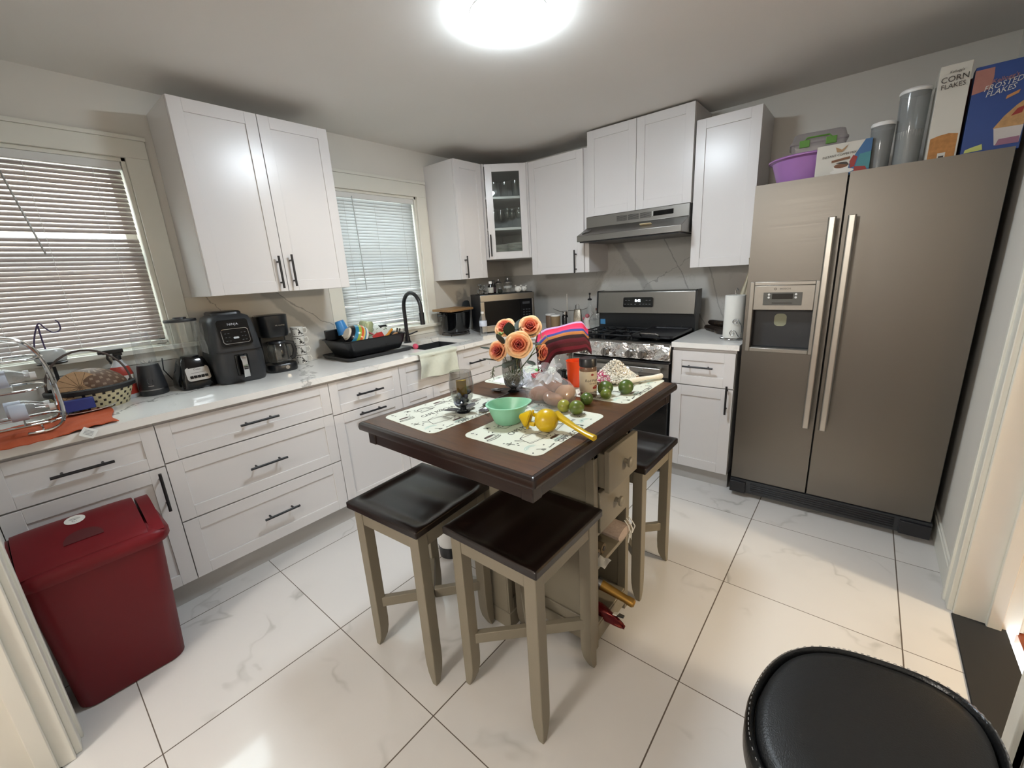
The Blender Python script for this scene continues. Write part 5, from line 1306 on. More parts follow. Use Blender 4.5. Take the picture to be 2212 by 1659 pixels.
t = thing('spatula', 'red silicone turner leaning in the front of the dish rack', 'spatula', (.330, -1.755, K + .05))
MB().at(T(0, .01, .055) @ R(70, 'Y') @ R(20, 'Z')).prism([(-.042, -.040), (.030, -.046), (.030, .040), (-.034, .044), (-.045, .0)], 0, .004).build('blade', mat('red_silicone', '#a3221f', .45), t)
MB().tube([(-.004, -.032, .09), (-.03, -.065, .115), (-.05, -.09, .12)], .006, 6).build('handle', mat('red_handle', '#8f1d1c', .45), t)
t = thing('wooden_spoon', 'mustard yellow handled utensil lying across the dish rack', 'utensil', (.330, -1.665, K + .10))
MB().tube([(0, -.055, .0), (-.02, .0, .022), (-.045, .055, .050)], [.007, .009, .0095], 8).build('handle', mat('mustard_wood', '#c07f1f', .5), t)
for i, (p0, p1, lab) in enumerate((((.35, -1.70, .10), (.30, -1.60, .118), 'light wooden spoon handle poking toward the right end of the rack'), ((.345, -1.665, .098), (.27, -1.57, .118), 'darker wooden spoon beside the yellow handled utensil'))):
    t = thing('wooden_spoon', lab, 'spoon', (p0[0], p0[1], K + p0[2]), 0, 'wooden spoons in the dish rack')
    d_ = Vector(p1) - Vector(p0)
    MB().tube([(0, 0, 0), d_*.6, d_], [.0045, .0045, .008], 8).build('handle', m_wood('spoon_wood_%d' % i, '#8a6038', '#a97c4e', 1, .6), t)
    MB().ell(tuple(d_*1.12), .016, .016, .007, 14, 8).build('spoon_head', m_wood('spoon_head_wood_%d' % i, '#8a6038', '#b08a62', 1, .6), t)
t = thing('peeler', 'black two-prong utensil handle sticking up at the rack\'s right corner', 'utensil', (.30, -1.585, K + .08))
for dx, dz in ((0, .075), (.012, .070)): MB().tube([(dx, 0, 0), (dx - .004, .006 + dx, dz*.6), (dx - .004, .016 + dx, dz)], [.004, .006, .0065], 8).build('prong', M['blackp'], t)
o = MB().ell((0, 0, .020), .026, .017, .020, 18, 12).build('scrubber', mat('pink_sponge', '#c04a63', .9, var=.25, vs=80, bump=.4)); o.location = (.420, -1.523, K); tag(o, 'pink scrubber between the dish rack and the sink', 'sponge')
# faucet
t = thing('faucet', 'matte black gooseneck kitchen faucet arching over the sink', 'faucet', (.085, -1.340, ZC))
MB().lathe([(.030, 0), (.030, .006), (.022, .012), (.020, .05)], 24).build('base_flange', M['black'], t)
MB().tube([(0, 0, .01), (0, 0, .27)] + [(.105 - .105*math.cos(PI*k/14), 0, .27 + .118*math.sin(PI*k/14)) for k in range(1, 14)] + [(.210, 0, .26), (.212, 0, .235)], .0145, 14).build('spout', M['black'], t)
MB().cyl((.212, 0, .24), (.214, 0, .150), .0195, .0175, n=18).build('spray_head', M['black'], t)
MB().tube([(0, .012, .06), (.02, .040, .07), (.06, .060, .085)], [.007, .006, .005], 8).build('lever', M['black'], t)
# dish towel over the edge
def tw(u, v):
    y = -1.690 + .350*u + .012*math.sin(4*v + 2*u)
    s_ = v*.265
    if s_ < .10: x = .555 + s_; z = ZC + .0015 + .002*math.sin(8*u)
    else:
        d_ = s_ - .10; x = .6455 + .010*math.sin(11*u + 2*v) * min(1, d_*12) + .006 + .012*min(1, d_*14); z = ZC - .001 - d_*(.92 + .14*u)
        if d_ < .015: x = .655 + .006*math.sin(d_/.015*1.5)
    return (x, y, z)
o = MB().sheet(tw, 44, 30, .0015).build('dish_towel', mat('towel_cotton', '#c9ccbd', .95, var=.07, vs=60, bump=.3, bs=300), smooth=60); tag(o, 'pale green-white dish towel hanging over the counter edge at the sink', 'towel')
# pot on a trivet with a cutting board on top
t = thing('trivet', 'black wire trivet under the dark pot', 'trivet', (.175, -.895, K))
m = MB()
for r_ in (.07, .115): m.tube([(r_*math.cos(2*PI*k/28), r_*math.sin(2*PI*k/28), .022) for k in range(28)], .0035, 6, True)
for k in range(4): a = k*PI/2 + .5; m.tube([(.125*math.cos(a), .125*math.sin(a), .0035), (.118*math.cos(a), .118*math.sin(a), .022), (.03*math.cos(a), .03*math.sin(a), .022)], .0035, 6)
m.build('wire_ring', M['black'], t)
t = thing('stock_pot', 'tall black pot with loop handles on the wire trivet', 'pot', (.175, -.895, K + .026))
MB().lathe([(.085, 0), (.105, .008), (.120, .05), (.132, .165), (.137, .172), (.132, .172), (.116, .05), (.0, .012)], 44).build('pot_body', M['blackg'], t)
for s_ in (-1, 1): MB().tube([(-.03, s_*.130, .150), (-.022, s_*.158, .156), (.022, s_*.158, .156), (.03, s_*.130, .150)], .009, 8).build('handle', M['blackp'], t)
m = MB().at(T(.168, -.900, K + .2105) @ R(5, 'Z') @ R(1.2, 'Y')).prism(rrect(-.105, -.148, .115, .142, .012, 3), 0, .018)
o = m.build('cutting_board', m_wood('board_wood', '#7d5e3d', '#9b784e', 1, .5), bevel=.002); tag(o, 'tan wooden cutting board lying on top of the black pot', 'cutting board')
MB().at(T(.275, -.79, K + .175)).ell((0, 0, 0), .01, .008, .008, 8, 6)
# oven mitt behind
m = MB().at(T(.080, -.685, K + .03) @ R(20, 'Z'))
m.loft([[(.030*k*math.cos(a) + dx, .085*k*math.sin(a)*(1 + .1*math.sin(3*a)), z) for a in [2*PI*i/24 for i in range(24)]] for z, k, dx in ((0, .75, 0), (.04, .95, 0), (.12, 1.0, .01), (.19, .9, .02), (.235, .6, .025), (.245, .3, .028))])
o = m.build('oven_mitt', mat('dark_quilted', '#23282a', .9, var=.5, vs=35, bump=.5, bs=40)); tag(o, 'dark quilted mitt bundled between the pot and the microwave', 'mitt')
# microwave
MWX, MWY = .385, -.785; ang = math.degrees(math.atan2(.425, .245))
t = thing('microwave', 'black and steel microwave set diagonally in the counter corner', 'microwave', (MWX, MWY, K), ang)
ww, dd = .492, .30
MB().box(0, .012, .012, ww, dd, .322).build('body', mat('microwave_case', '#2c2d30', .45), t, bevel=.004)
fr_ = MB(); fr_.box(0, -.008, .268, ww, .012, .322).box(0, -.008, .012, ww, .012, .065).box(0, -.008, .065, .035, .012, .268).box(ww - .022, -.008, .065, ww, .012, .268)
fd = fr_.build('door_frame', M['steel'], t, bevel=.003)
MB().box(.035, -.006, .065, ww - .135, .011, .268).build('door_window', mat('microwave_window', '#0b0c0e', .3, spec=.15), t)
MB().box(ww - .133, -.0065, .065, ww - .022, .011, .268).build('control_panel', mat('microwave_panel', '#0c0d10', .3, spec=.15), t)
m = MB()
for a in range(3):
    for b_ in range(5): m.box(ww - .110 + a*.026, -.0075, .085 + b_*.022, ww - .094 + a*.026, -.0064, .094 + b_*.022)
m.box(ww - .112, -.0075, .225, ww - .045, -.0064, .245)
m.build('keypad', mat('keypad_grey', '#303338', .5), t)
for xx in (.04, ww - .05):
    for yy in (.04, dd - .04): MB().cyl((xx, yy, 0), (xx, yy, .013), .014, n=12).build('foot', M['rubber'], t)
Mm = T(MWX, MWY, K) @ R(ang, 'Z')
def onmw(x, y): p = Mm @ Vector((x, y, .3225)); return (p.x, p.y, p.z)
o = MB().at(T(0, 0, 0)).prism(rrect(-.24, -.075, .245, .085, .02), 0, .004).build('runner_mat', mat('dark_runner', '#2b2d2c', .95, bump=.4)); p = onmw(.246, .085); o.location = p; o.rotation_euler = (0, 0, RD(ang)); tag(o, 'dark cloth runner spread on top of the microwave', 'cloth')
ZT2 = .0045
def up(p): return (p[0], p[1], p[2] + ZT2)
t = thing('crystal_cluster', 'small cluster of sparkling glass beads at the left end of the microwave top', 'ornament', up(onmw(.035, .04)))
rn = random.Random(3); m = MB()
for k in range(26):
    a = rn.uniform(0, 6.28); z = rn.uniform(.010, .085); r_ = .022*(1 - z*5) + .012; m.ell((r_*math.cos(a), r_*math.sin(a), z), .009, .009, .009, 8, 6)
m.build('beads', mat('silver_beads', '#9a9c9a', .12, .85, var=.4, vs=60), t)
def bottle(name, label, cat, loc, prof, mt_, cap=None, capm=None, lab=None, group=None):
    t = thing(name, label, cat, loc, 0, group); MB().lathe(prof, 24).build('bottle_body', mt_, t)
    if cap: MB().lathe(cap, 20).build('cap', capm, t)
    if lab: MB().lathe([(lab[0], lab[1]), (lab[0] + .0006, lab[1] + .001), (lab[0] + .0006, lab[2] - .001), (lab[0], lab[2])], 24, caps=False).build('label_band', lab[3], t)
    return t
bottle('medicine_bottle', 'dark bottle with white cap and pale label on the microwave', 'bottle', up(onmw(.110, .030)), [(.023, 0), (.024, .003), (.024, .062), (.013, .078), (.013, .088)], mat('amber_dark', '#171210', .12), [(.0145, .084), (.0145, .104), (.013, .106), (0, .106)], M['whitep'], (.0242, .010, .056, mat('pale_label', '#a8a7a0', .6, var=.3, vs=90)))
bottle('medicine_bottle', 'slimmer dark bottle behind the sugar bowl on the microwave', 'bottle', up(onmw(.165, .115)), [(.019, 0), (.020, .003), (.020, .07), (.011, .088), (.011, .10)], mat('amber_dark2', '#120e0e', .12), [(.013, .096), (.013, .114), (0, .115)], M['blackp'], (.0202, .012, .05, mat('dark_label', '#3a2226', .6)))
def jar(label, loc, s_, nm='glass_canister'):
    t = thing(nm, label, 'jar', loc, 0, 'lidded jars on the microwave')
    MB().lathe([(.036*s_, 0), (.038*s_, .004), (.038*s_, .078*s_), (.033*s_, .085*s_), (.031*s_, .085*s_), (.035*s_, .076*s_), (.035*s_, .008), (0, .006)], 32).build('jar_body', M['glass'], t)
    MB().lathe([(.035*s_, .085*s_), (.035*s_, .089*s_), (.020*s_, .102*s_), (.008*s_, .106*s_), (.010*s_, .116*s_), (.007*s_, .124*s_), (0, .125*s_)], 28).build('lid', M['silver'], t)
    return t
j1 = jar('larger clear glass canister with a silver lid on the microwave', up(onmw(.268, .035)), 1.0)
o = MB().lathe([(.0384, .040), (.0386, .042), (.0386, .058), (.0384, .060)], 16, caps=False).build('label_band', mat('clear_label', '#8f918f', .4), j1)
jar('smaller silver-lidded jar behind the larger glass canister', up(onmw(.215, .125)), .95)
t = thing('sugar_bowl', 'small shiny round lidded pot between the dark bottles and canister', 'pot', up(onmw(.190, .020)))
MB().lathe([(.012, 0), (.020, .010), (.021, .028), (.014, .038)], 20).build('bowl_body', glassm('dark_glass', (.25, .28, .24), 1.2), t); MB().lathe([(.015, .038), (.014, .044), (.004, .050), (.006, .058), (0, .062)], 18).build('lid', M['chrome'], t)
def piggy(label, loc, s_, rz):
    t = thing('ceramic_shaker', label, 'shaker', loc, rz, 'white ceramic shakers on the microwave')
    MB().ell((0, 0, .024*s_), .030*s_, .027*s_, .025*s_, 22, 14).build('shaker_body', M['white'], t)
    for a in (-1, 1): MB().tube([(a*.014*s_, 0, .040*s_), (a*.024*s_, -.002, .056*s_), (a*.032*s_, -.004, .054*s_)], [.005, .0042, .002], 6).build('ear', M['white'], t)
    MB().at(T(.0, -.0262*s_, .024*s_) @ R(90, 'X')).lathe([(.004, -.001), (.003, .0015), (0, .0015)], 10).build('hole_mark', M['espresso'], t); return t
piggy('round white ceramic shaker with curled ears beside the glass canister', up(onmw(.360, .030)), 1.05, ang)
piggy('second white ceramic shaker, at the right end of the microwave', up(onmw(.425, .060)), .95, ang)
# water bottle in front of the microwave
def water_bottle(label, loc, grp=None):
    t = thing('water_bottle', label, 'bottle', loc, 0, grp)
    MB().lathe([(.026, 0), (.031, .006), (.031, .030), (.029, .038), (.031, .046), (.029, .060), (.031, .072), (.031, .128), (.026, .148), (.014, .172), (.012, .180), (.012, .186)], 28).build('bottle_body', M['pet'], t)
    MB().cyl((0, 0, .182), (0, 0, .198), .0135, n=20).build('cap', M['whitep'], t)
    MB().lathe([(.0314, .082), (.0317, .083), (.0317, .124), (.0314, .125)], 28, caps=False).build('label_band', m_bands('bottle_label', [(0, '#b9c3d6'), (.30, '#6c86b8'), (.55, '#c3cad8')], 2, .4, 7.0), t); return t
wb = water_bottle('small clear water bottle with blue label standing before the microwave', (.475, -.862, K)); 
# wire bottle rack at the left frame edge, with bottles lying in it
t = thing('bottle_rack', 'chrome wire rack of lying water bottles at the left counter end', 'rack', (.44, -3.42, K + .008)); Mw = W((.44, -3.42, K + .008))
for z, yend, r_ in ((.975, -3.285, .0050), (1.105, -3.315, .0045), (1.215, -3.300, .0045)):
    m = MB().at(Mw); xa, xb = .335, .545
    pts = [(xa, -3.52, z), (xa, yend - .06, z)] + [((xa+xb)/2 - (xb-xa)/2*math.cos(PI*k/10), yend - .06 + .06*math.sin(PI*k/10), z) for k in range(1, 10)] + [(xb, yend - .06, z), (xb, -3.52, z)]
    m.tube(pts, r_, 8)
    for y in (-3.48, -3.40): m.tube([(xa, y, z), ((xa+xb)/2, y, z - .004), (xb, y, z)], .0025, 6)
    m.build('tier_loop', M['chrome'], t)
m = MB().at(Mw)
m.tube(smooth_path([(.545, -3.40, K + .016), (.552, -3.335, K + .018), (.545, -3.298, .985), (.50, -3.292, 1.10), (.49, -3.30, 1.19), (.50, -3.33, 1.27), (.51, -3.39, 1.30), (.51, -3.48, 1.305), (.51, -3.53, 1.30)]), .006, 8)
m.tube(smooth_path([(.345, -3.40, K + .016), (.338, -3.335, K + .018), (.345, -3.30, .985), (.37, -3.30, 1.19), (.37, -3.33, 1.265), (.37, -3.39, 1.29), (.37, -3.53, 1.29)]), .006, 8)
m.build('frame', M['chrome'], t)
m = MB().at(Mw)
for y in (-3.50, -3.36): m.tube([(.335, y, K + .012), (.44, y, K + .011), (.56, y, K + .012)], .005, 6)
m.build('base_bars', M['chrome'], t)
labs = ('water bottle on the top tier of the wire rack', 'water bottle on the middle tier of the wire rack, front side', 'water bottle on the middle tier of the wire rack, rear side', 'water bottle on the lowest tier of the wire rack, nearest the camera', 'water bottle on the lowest tier of the wire rack, nearest the window')
for i, (x, z, yc) in enumerate(((.47, 1.262, -3.330), (.480, 1.150, -3.330), (.395, 1.150, -3.345), (.500, 1.024, -3.310), (.415, 1.024, -3.320))):
    c = dup(wb); c['label'] = labs[i]; c['group'] = 'water bottles in the wire rack'
    c.location = (x, yc - .198, z); c.rotation_euler = (RD(-90), 0, 0)
t = thing('charm_cord', 'twisted purple beaded cord hooked in front of the left window', 'cord', (.075, -3.275, 1.205))
MB().tube(smooth_path([(0, -.030, .0), (0, -.020, .05), (0, .0, .105), (0, .012, .118), (0, .025, .095), (0, .045, .075), (0, .068, .085), (0, .070, .115), (0, .062, .128)]), .0028, 6).tube(smooth_path([(0, .004, .0), (0, .003, .05), (0, .005, .11)]), .0028, 6).build('cord', mat('purple_cord', '#3a2a52', .5, var=.6, vs=120), t)
o = MB().loft([[(.03*k*math.cos(a), .052*k*math.sin(a), z) for a in [2*PI*i/24 for i in range(24)]] for z, k in ((0, .9), (.012, 1.0), (.040, 1.0), (.052, .85), (.056, .5))]).build('lid_stack', mat('clear_lids', '#b9bcba', .25, var=.1)); o.location = (.095, -3.265, K + .225)
tag(o, 'stack of pale clear lids on the dark stand at the windowsill', 'lids')
t = thing('jar_stand', 'dark iron stand behind the bottle rack by the window', 'stand', (.095, -3.265, K))
MB().tube([(0, 0, 0), (0, 0, .20)], .006, 8).build('post', M['black'], t); MB().lathe([(.055, 0), (.055, .006), (0, .008)], 24).build('base', M['black'], t); MB().lathe([(.048, .214), (.050, .220), (.046, .2235), (0, .2235)], 24).build('dish', M['black'], t)
MB().tube([(0, 0, .10), (.03, .05, .085), (.05, .085, .10), (.055, .095, .13)], .0045, 6).build('hook_arm', M['black'], t)

# ------------------------------------------------------------------ back counter, left of the stove
for i, (x, y, c, lab) in enumerate(((.735, -.265, '#6b5644', 'darker brown canister with white lid, nearest the microwave'), (.830, -.325, '#80694a', 'lighter brown canister with white lid, right of the darker one'))):
    t = thing('canister', lab, 'canister', (x, y, K), 0, 'brown canisters on the back counter')
    MB().lathe([(.040, 0), (.041, .003), (.041, .108), (.040, .110)], 28).build('canister_body', mat('canister_%d' % i, c, .6, var=.15, vs=50), t); MB().lathe([(.043, .110), (.043, .120), (.040, .123), (0, .123)], 28).build('lid', M['whitep'], t)
t = thing('paper_towel_post', 'slim steel rod stand between the canisters and grater', 'stand', (.875, -.205, K))
MB().lathe([(.045, 0), (.045, .006), (.008, .010), (.005, .02), (.005, .285), (.003, .29), (0, .29)], 20).build('rod', M['steelv'], t)
bottle('sauce_bottle', 'slim black and silver bottle beside the steel rod', 'bottle', (.895, -.275, K), [(.024, 0), (.025, .003), (.025, .105), (.02, .118), (.018, .125)], mat('sauce_dark', '#141416', .15), [(.021, .120), (.021, .142), (.017, .146), (0, .146)], M['chrome'], (.0252, .015, .095, m_bands('silver_stripe', [(0, '#18181a'), (.5, '#c9c9c6'), (.62, '#18181a')], 0, .3, 20.0)))
t = thing('box_grater', 'dark steel box grater with a loop handle', 'grater', (.985, -.215, K), 20)
MB().loft([ring(rrect(-.042, -.032, .042, .032, .006), 0), ring(rrect(-.040, -.030, .040, .030, .006), .01), ring(rrect(-.028, -.020, .028, .020, .004), .155), ring(rrect(-.024, -.016, .024, .016, .004), .160)]).build('grater_body', mat('aged_steel', '#6e665a', .3, .9, var=.4, vs=70, bump=.5, bs=90), t)
MB().tube([(-.014, 0, .158), (-.014, 0, .190)] + [(-.014*math.cos(PI*k/6), 0, .190 + .014*math.sin(PI*k/6)) for k in range(1, 6)] + [(.014, 0, .190), (.014, 0, .158)], .0035, 6).build('handle', M['chrome'], t)
t = thing('oil_bottle', 'tall clear oil bottle with black pourer beside the stove', 'bottle', (1.095, -.200, K), 0)
MB().loft([ring(rrect(-.026, -.026, .026, .026, .008), z, k) for z, k in ((0, .95), (.005, 1), (.165, 1), (.185, .55), (.215, .42), (.235, .42))]).build('bottle_body', M['glass'], t)
MB().lathe([(.014, .232), (.018, .236), (.018, .242), (.005, .250), (.004, .275), (.0075, .280), (.0075, .292), (0, .294)], 16).build('pourer', M['black'], t)
t = thing('figurine', 'small white and pink cherub figurine in front of the oil bottle', 'figurine', (1.105, -.265, K))
fw = mat('figurine_white', '#c6bcb8', .5, var=.06); fp = mat('figurine_pink', '#a85a62', .5, var=.2, vs=90)
m = MB(); m.loft([[(r_*math.cos(a) + dx, r_*.8*math.sin(a), z) for a in [2*PI*i/20 for i in range(20)]] for r_, z, dx in ((.026, 0, .004), (.028, .006, .004), (.022, .030, .0), (.025, .055, -.003), (.027, .075, -.005), (.020, .090, -.004), (.008, .098, -.002))]); m.build('gown', fw, t)
m = MB().ell((.004, -.003, .110), .0185, .0175, .0180, 18, 12); hd_ = m.build('head', fp, t)
MB().ell((-.026, -.010, .088), .009, .008, .014, 12, 8).build('left_arm', fp, t); MB().ell((.024, -.010, .086), .008, .008, .014, 12, 8).build('right_arm', fw, t)
MB().tube([(.022, .006, .09), (.045, .012, .125), (.030, .010, .15)], [.008, .012, .004], 8, flat=.3).build('wing', fw, t)
bottle('vinegar_bottle', 'small clear bottle squeezed beside the stove backguard', 'bottle', (1.148, -.175, K), [(.018, 0), (.019, .003), (.019, .09), (.010, .12), (.009, .15)], M['glass'], [(.011, .146), (.011, .165), (0, .166)], mat('rusty_cap', '#6a4438', .5))
o = MB().box(-.022, -.0012, -.020, .022, .0012, .020).build('blue_note', mat('blue_note', '#3f7fae', .6)); o.location = (SXX + .035, -.72 + .5125, .990); tag(o, 'small blue sticky note on the left of the stove backguard', 'note')
o = MB().tube([(.60, -.016, 1.07), (.68, -.018, 1.045), (.78, -.018, 1.055), (.90, -.018, 1.06), (.97, -.018, 1.08)], .0018, 5).build('power_cord', mat('grey_cord', '#5a5854', .5)); tag(o, 'thin grey cord running along the back wall from the microwave', 'cord')

# ------------------------------------------------------------------ right counter
ZK = ZC + .0085
plm = NT('black_plantain'); v = plm.obj(); n = plm.noise(v, 14, 5, .65); plm.set(col=plm.mix(plm.math('MULTIPLY', plm.math('SUBTRACT', n, .52), 5, clamp=True), hexc('#1d140e'), hexc('#6b5320')), rough=.5); plm.bump(n, .3, .003)
for i, (x, y, z, rz, L, lab) in enumerate(((2.050, -.215, .022, -40, .105, 'blackened plantain, topmost in front of the honey jar'), (2.110, -.270, .021, -32, .10, 'blackened plantain in the middle of the bunch'), (2.165, -.335, .022, -20, .085, 'blackened plantain nearest the camera, tip facing out'), (2.090, -.215, .058, -34, .115, 'blackened plantain lying across the top of the bunch'))):
    t = thing('plantain', lab, 'plantain', (x, y, ZK), rz, 'overripe plantains beside the paper towels')
    pts = [(-L*math.cos(q)*1.0, .030 - .055*math.cos((q - PI/2))*0 + .028*(1 - math.sin(q)), z) for q in [PI*k/12 for k in range(13)]]
    rr_ = [.005, .011, .0165, .0195, .021, .0215, .0215, .0215, .021, .0195, .0165, .012, .007]
    MB().tube(pts, rr_, 10).build('fruit', plm.mat, t); e = pts[0]
    MB().cyl(e, (e[0] - .018, e[1] + .006, e[2] + .004), .0055, .004, n=8).build('stem', M['espresso'], t)
t = thing('honey_jar', 'glass jar of amber honey behind the plantains', 'jar', (2.190, -.115, ZK))
MB().lathe([(.045, 0), (.048, .004), (.048, .115), (.040, .132), (.034, .136), (.034, .150), (.031, .150), (.031, .136), (.044, .113), (.0455, .006), (0, .005)], 32).build('jar_body', M['glass'], t)
MB().lathe([(.0445, .0055), (.0450, .09), (0, .09)], 28).build('honey', mat('amber_honey', '#8a4f14', .2, var=.1), t)
t = thing('paper_towel_holder', 'white paper towel roll on a chrome scroll holder', 'paper towels', (2.258, -.470, ZK))
MB().lathe([(.018, .012), (.056, .012), (.0575, .016), (.0575, .268), (.056, .272), (.018, .272)], 40, caps=False).lathe([(.018, .012), (.018, .272)], 20, caps=False).build('towel_roll', M['paper'], t)
m = MB(); m.tube([(.07*math.cos(2*PI*k/32), .07*math.sin(2*PI*k/32), .006) for k in range(32)], .0035, 6, True).tube([(-.07, 0, .006), (.07, 0, .006)], .003, 6).tube([(0, -.07, .006), (0, .07, .006)], .003, 6)
m.build('base_ring', M['chrome'], t)
MB().tube([(0, 0, .006), (0, 0, .30), (.006, 0, .314), (.014, 0, .30)], .003, 6).build('center_post', M['chrome'], t)
def spiral(cx, cz, r0, a0, n, s_):
    return [(cx + s_*r0*(1 - .8*k/n)*math.cos(RD(a0 + 480*k/n)), 0, cz + r0*(1 - .8*k/n)*math.sin(RD(a0 + 480*k/n))) for k in range(n + 1)]
m = MB().at(T(.010, -.062, 0)); lo_ = spiral(.0, .045, .022, 0, 26, 1); hi_ = spiral(.012, .115, .020, 0, 26, 1)
m.tube(smooth_path([(.015, .0, .008), (.036, 0, .022), (.048, 0, .055), (.046, 0, .088), (.036, 0, .108)]) + hi_, .0024, 6).tube([(.036, 0, .022)] + lo_, .0024, 6).build('scroll_arm', M['chrome'], t)
# rag hung between cabinet and refrigerator
def rg_(u, v):
    w_ = .010 + .022*abs(v - .25)**.9*2; z = 1.425 - .275*v
    return (2.306 + .006*math.sin(5*v) + (u - .5)*w_*1.1 - .022*v, -.372 - .045*v + .006*math.sin(9*u), z)
o = MB().sheet(rg_, 10, 20, .002).build('rag', mat('cream_rag', '#b5ad98', .95, var=.08, bump=.3)); tag(o, 'thin cream rag hanging from the cabinet beside the refrigerator', 'rag')

# ------------------------------------------------------------------ on top of the refrigerator
ZF = 1.7755
lil = mat('lilac_plastic', '#a070ae', .35, var=.04)
t = thing('wash_basin', 'lilac plastic basin on the left of the refrigerator top', 'basin', (2.550, -.468, ZF))
MB().lathe([(.115, 0), (.122, .004), (.158, .125), (.170, .134), (.176, .132), (.177, .138), (.170, .142), (.154, .130), (.118, .008), (0, .006)], 48).build('basin_body', lil, t)
clr = glassm('clear_box_plastic', (.72, .70, .70), 1.3, .08, .16, (.7, .65, .68))
t = thing('food_container', 'clear plastic container with green latches sitting in the lilac basin', 'container', (2.585, -.455, ZF + .092), 8)
MB().loft([ring(rrect(-.115, -.085, .115, .085, .02), z, k) for z, k in ((0, .92), (.004, .95), (.10, 1.0), (.105, 1.06), (.113, 1.06), (.120, 1.0), (.150, .92), (.155, .85))]).build('container_body', clr, t)
for x in (-.06, .05): MB().box(x - .022, -.098, .085, x + .022, -.092, .118).build('latch', mat('green_latch', '#5a8a3a', .4), t, bevel=.002)
MB().tube([(-.06, -.094, .116), (-.05, -.092, .128), (.04, -.092, .128), (.05, -.094, .116)], .004, 6).build('latch_handle', mat('green_latch_bar', '#5a8a3a', .4), t)
def art(m, W_, H_, z, items):
    for q_, it in enumerate(items):
        m.m = it[0]; m.add([(x*W_, z - .00025*q_, y*H_) for x, y in it[1]], [tuple(range(len(it[1])))])
def disc(cx, cy, rx, ry, n=20, a0=0, a1=360): return [(cx + rx*math.cos(RD(a0 + (a1 - a0)*k/n)), cy + ry*math.sin(RD(a0 + (a1 - a0)*k/n))) for k in range(n if a1 - a0 == 360 else n + 1)]
WH = mat('carton_white', '#c2bfb6', .55, var=.02); RDm = mat('carton_red', '#8e2a26', .5); GRm = mat('carton_green', '#2f6a28', .5); FLm = mat('flakes_print', '#a5713a', .6, var=.45, vs=60); INK = mat('carton_ink', '#3a332e', .6)
BLm = mat('carton_blue', '#24417f', .45, var=.04); SAm = mat('carton_salmon', '#9c6a60', .5, var=.15, vs=40); YEm = mat('carton_lime', '#b5bb6a', .5); TEAL = mat('carton_teal', '#3f7f87', .5); BRm = mat('carton_brown', '#6b4326', .5)
def carton(name, label, cat, loc, rz, w_, h_, d_, base_, items, texts, mats, rx=0):
    t = thing(name, label, cat, loc, rz)
    MB().box(0, 0, 0, w_, d_, h_).build('carton', base_, t, bevel=.0015)
    m = MB(); art(m, 1, 1, -.0006, [(mi, p) for mi, p in items])
    m.build('printed_front', mats, t, smooth=0)
    m = MB()
    for body, x, z, s_, mi, sh, rot, sx_ in texts:
        m.m = mi; m.text(body, s_, T(x, -.0040, z) @ R(90, 'X') @ R(rot, 'Z'), .0002, shear=sh, sx=sx_)
    m.build('lettering', mats, t, smooth=0); return t
o = carton('coffee_box', 'white instant coffee mix box on the refrigerator, before the basin', 'box', (2.607, -.668, ZF + .0003), 2, .205, .145, .055, WH,
    [(3, [(.125, .0), (.205, .0), (.205, .145), (.180, .145), (.150, .09), (.130, .05)]), (4, [(.150, .02), (.205, .02), (.205, .09), (.165, .085)]), (1, [(.135, .03), (.150, .035), (.158, .075), (.142, .085), (.130, .06)]), (1, [(.150, .0), (.205, .0), (.190, .03), (.150, .035)]),
     (0, disc(.105, .022, .045, .011)), (0, [(.070, .045), (.130, .045), (.122, .018), (.108, .012), (.094, .012), (.080, .018)]), (2, disc(.100, .046, .027, .010)), (6, disc(.100, .046, .030, .012)[:1] + disc(.100, .058, .022, .004)[:10]), (2, [(.062, .074), (.130, .082), (.130, .072), (.062, .064)]), (5, [(.078, .108), (.098, .105), (.110, .118), (.118, .134), (.102, .120), (.096, .116), (.090, .120), (.072, .130)])],
    [('INSTANT COFFEE MIX', .088, .094, .0135, 6, 0, 3, .95)], [mat('cup_white', '#cfccc6', .4), RDm, BRm, mat('carton_blue2', '#35608c', .5), TEAL, mat('carton_tan', '#9a7a56', .5), INK])
cans = (('short clear canister of grey powder with white lid on the refrigerator', 2.842, -.615, .042, .195, .17), ('tall clear container half full of white flour with white lid', 2.935, -.600, .051, .305, .15))
for i, (lab, x, y, r_, h_, fh) in enumerate(cans):
    t = thing('food_canister', lab, 'canister', (x, y, ZF), 0, 'clear canisters on the refrigerator')
    MB().lathe([(r_*.86, 0), (r_*.88, .003), (r_, h_*.9), (r_, h_), (r_*.96, h_), (r_*.95, h_*.9), (r_*.84, .006), (0, .005)], 32).build('canister_body', glassm('cloudy_plastic_%d' % i, (.72, .74, .74), 1.2, .08, .22, (.6, .62, .63)), t)
    MB().lathe([(r_*.82, .0065), (r_*.90, fh), (0, fh)], 28).build('contents', mat('flour_%d' % i, ('#55585a', '#c4c1b8')[i], .9), t)
    MB().lathe([(r_*1.05, h_ - .006), (r_*1.06, h_ + .004), (r_*.98, h_ + .010), (0, h_ + .010)], 32).build('lid', M['whitep'], t)
carton('cereal_box', 'white corn flakes carton standing narrow side out on the refrigerator', 'box', (2.998, -.668, ZF + .0003), 0, .094, .360, .19, WH,
    [(1, [(.006, .006), (.088, .006), (.088, .098), (.060, .104), (.030, .100), (.006, .092)]), (0, [(.036, .006), (.060, .006), (.060, .032), (.036, .032)]), (2, [(.040, .006), (.056, .006), (.056, .020), (.040, .020)])],
    [("Kellogg's", .050, .332, .012, 2, .2, 2, 1), ('CORN', .048, .306, .030, 2, 0, 2, .95), ('FLAKES', .046, .281, .025, 2, 0, 2, .90)], [WH, FLm, INK])
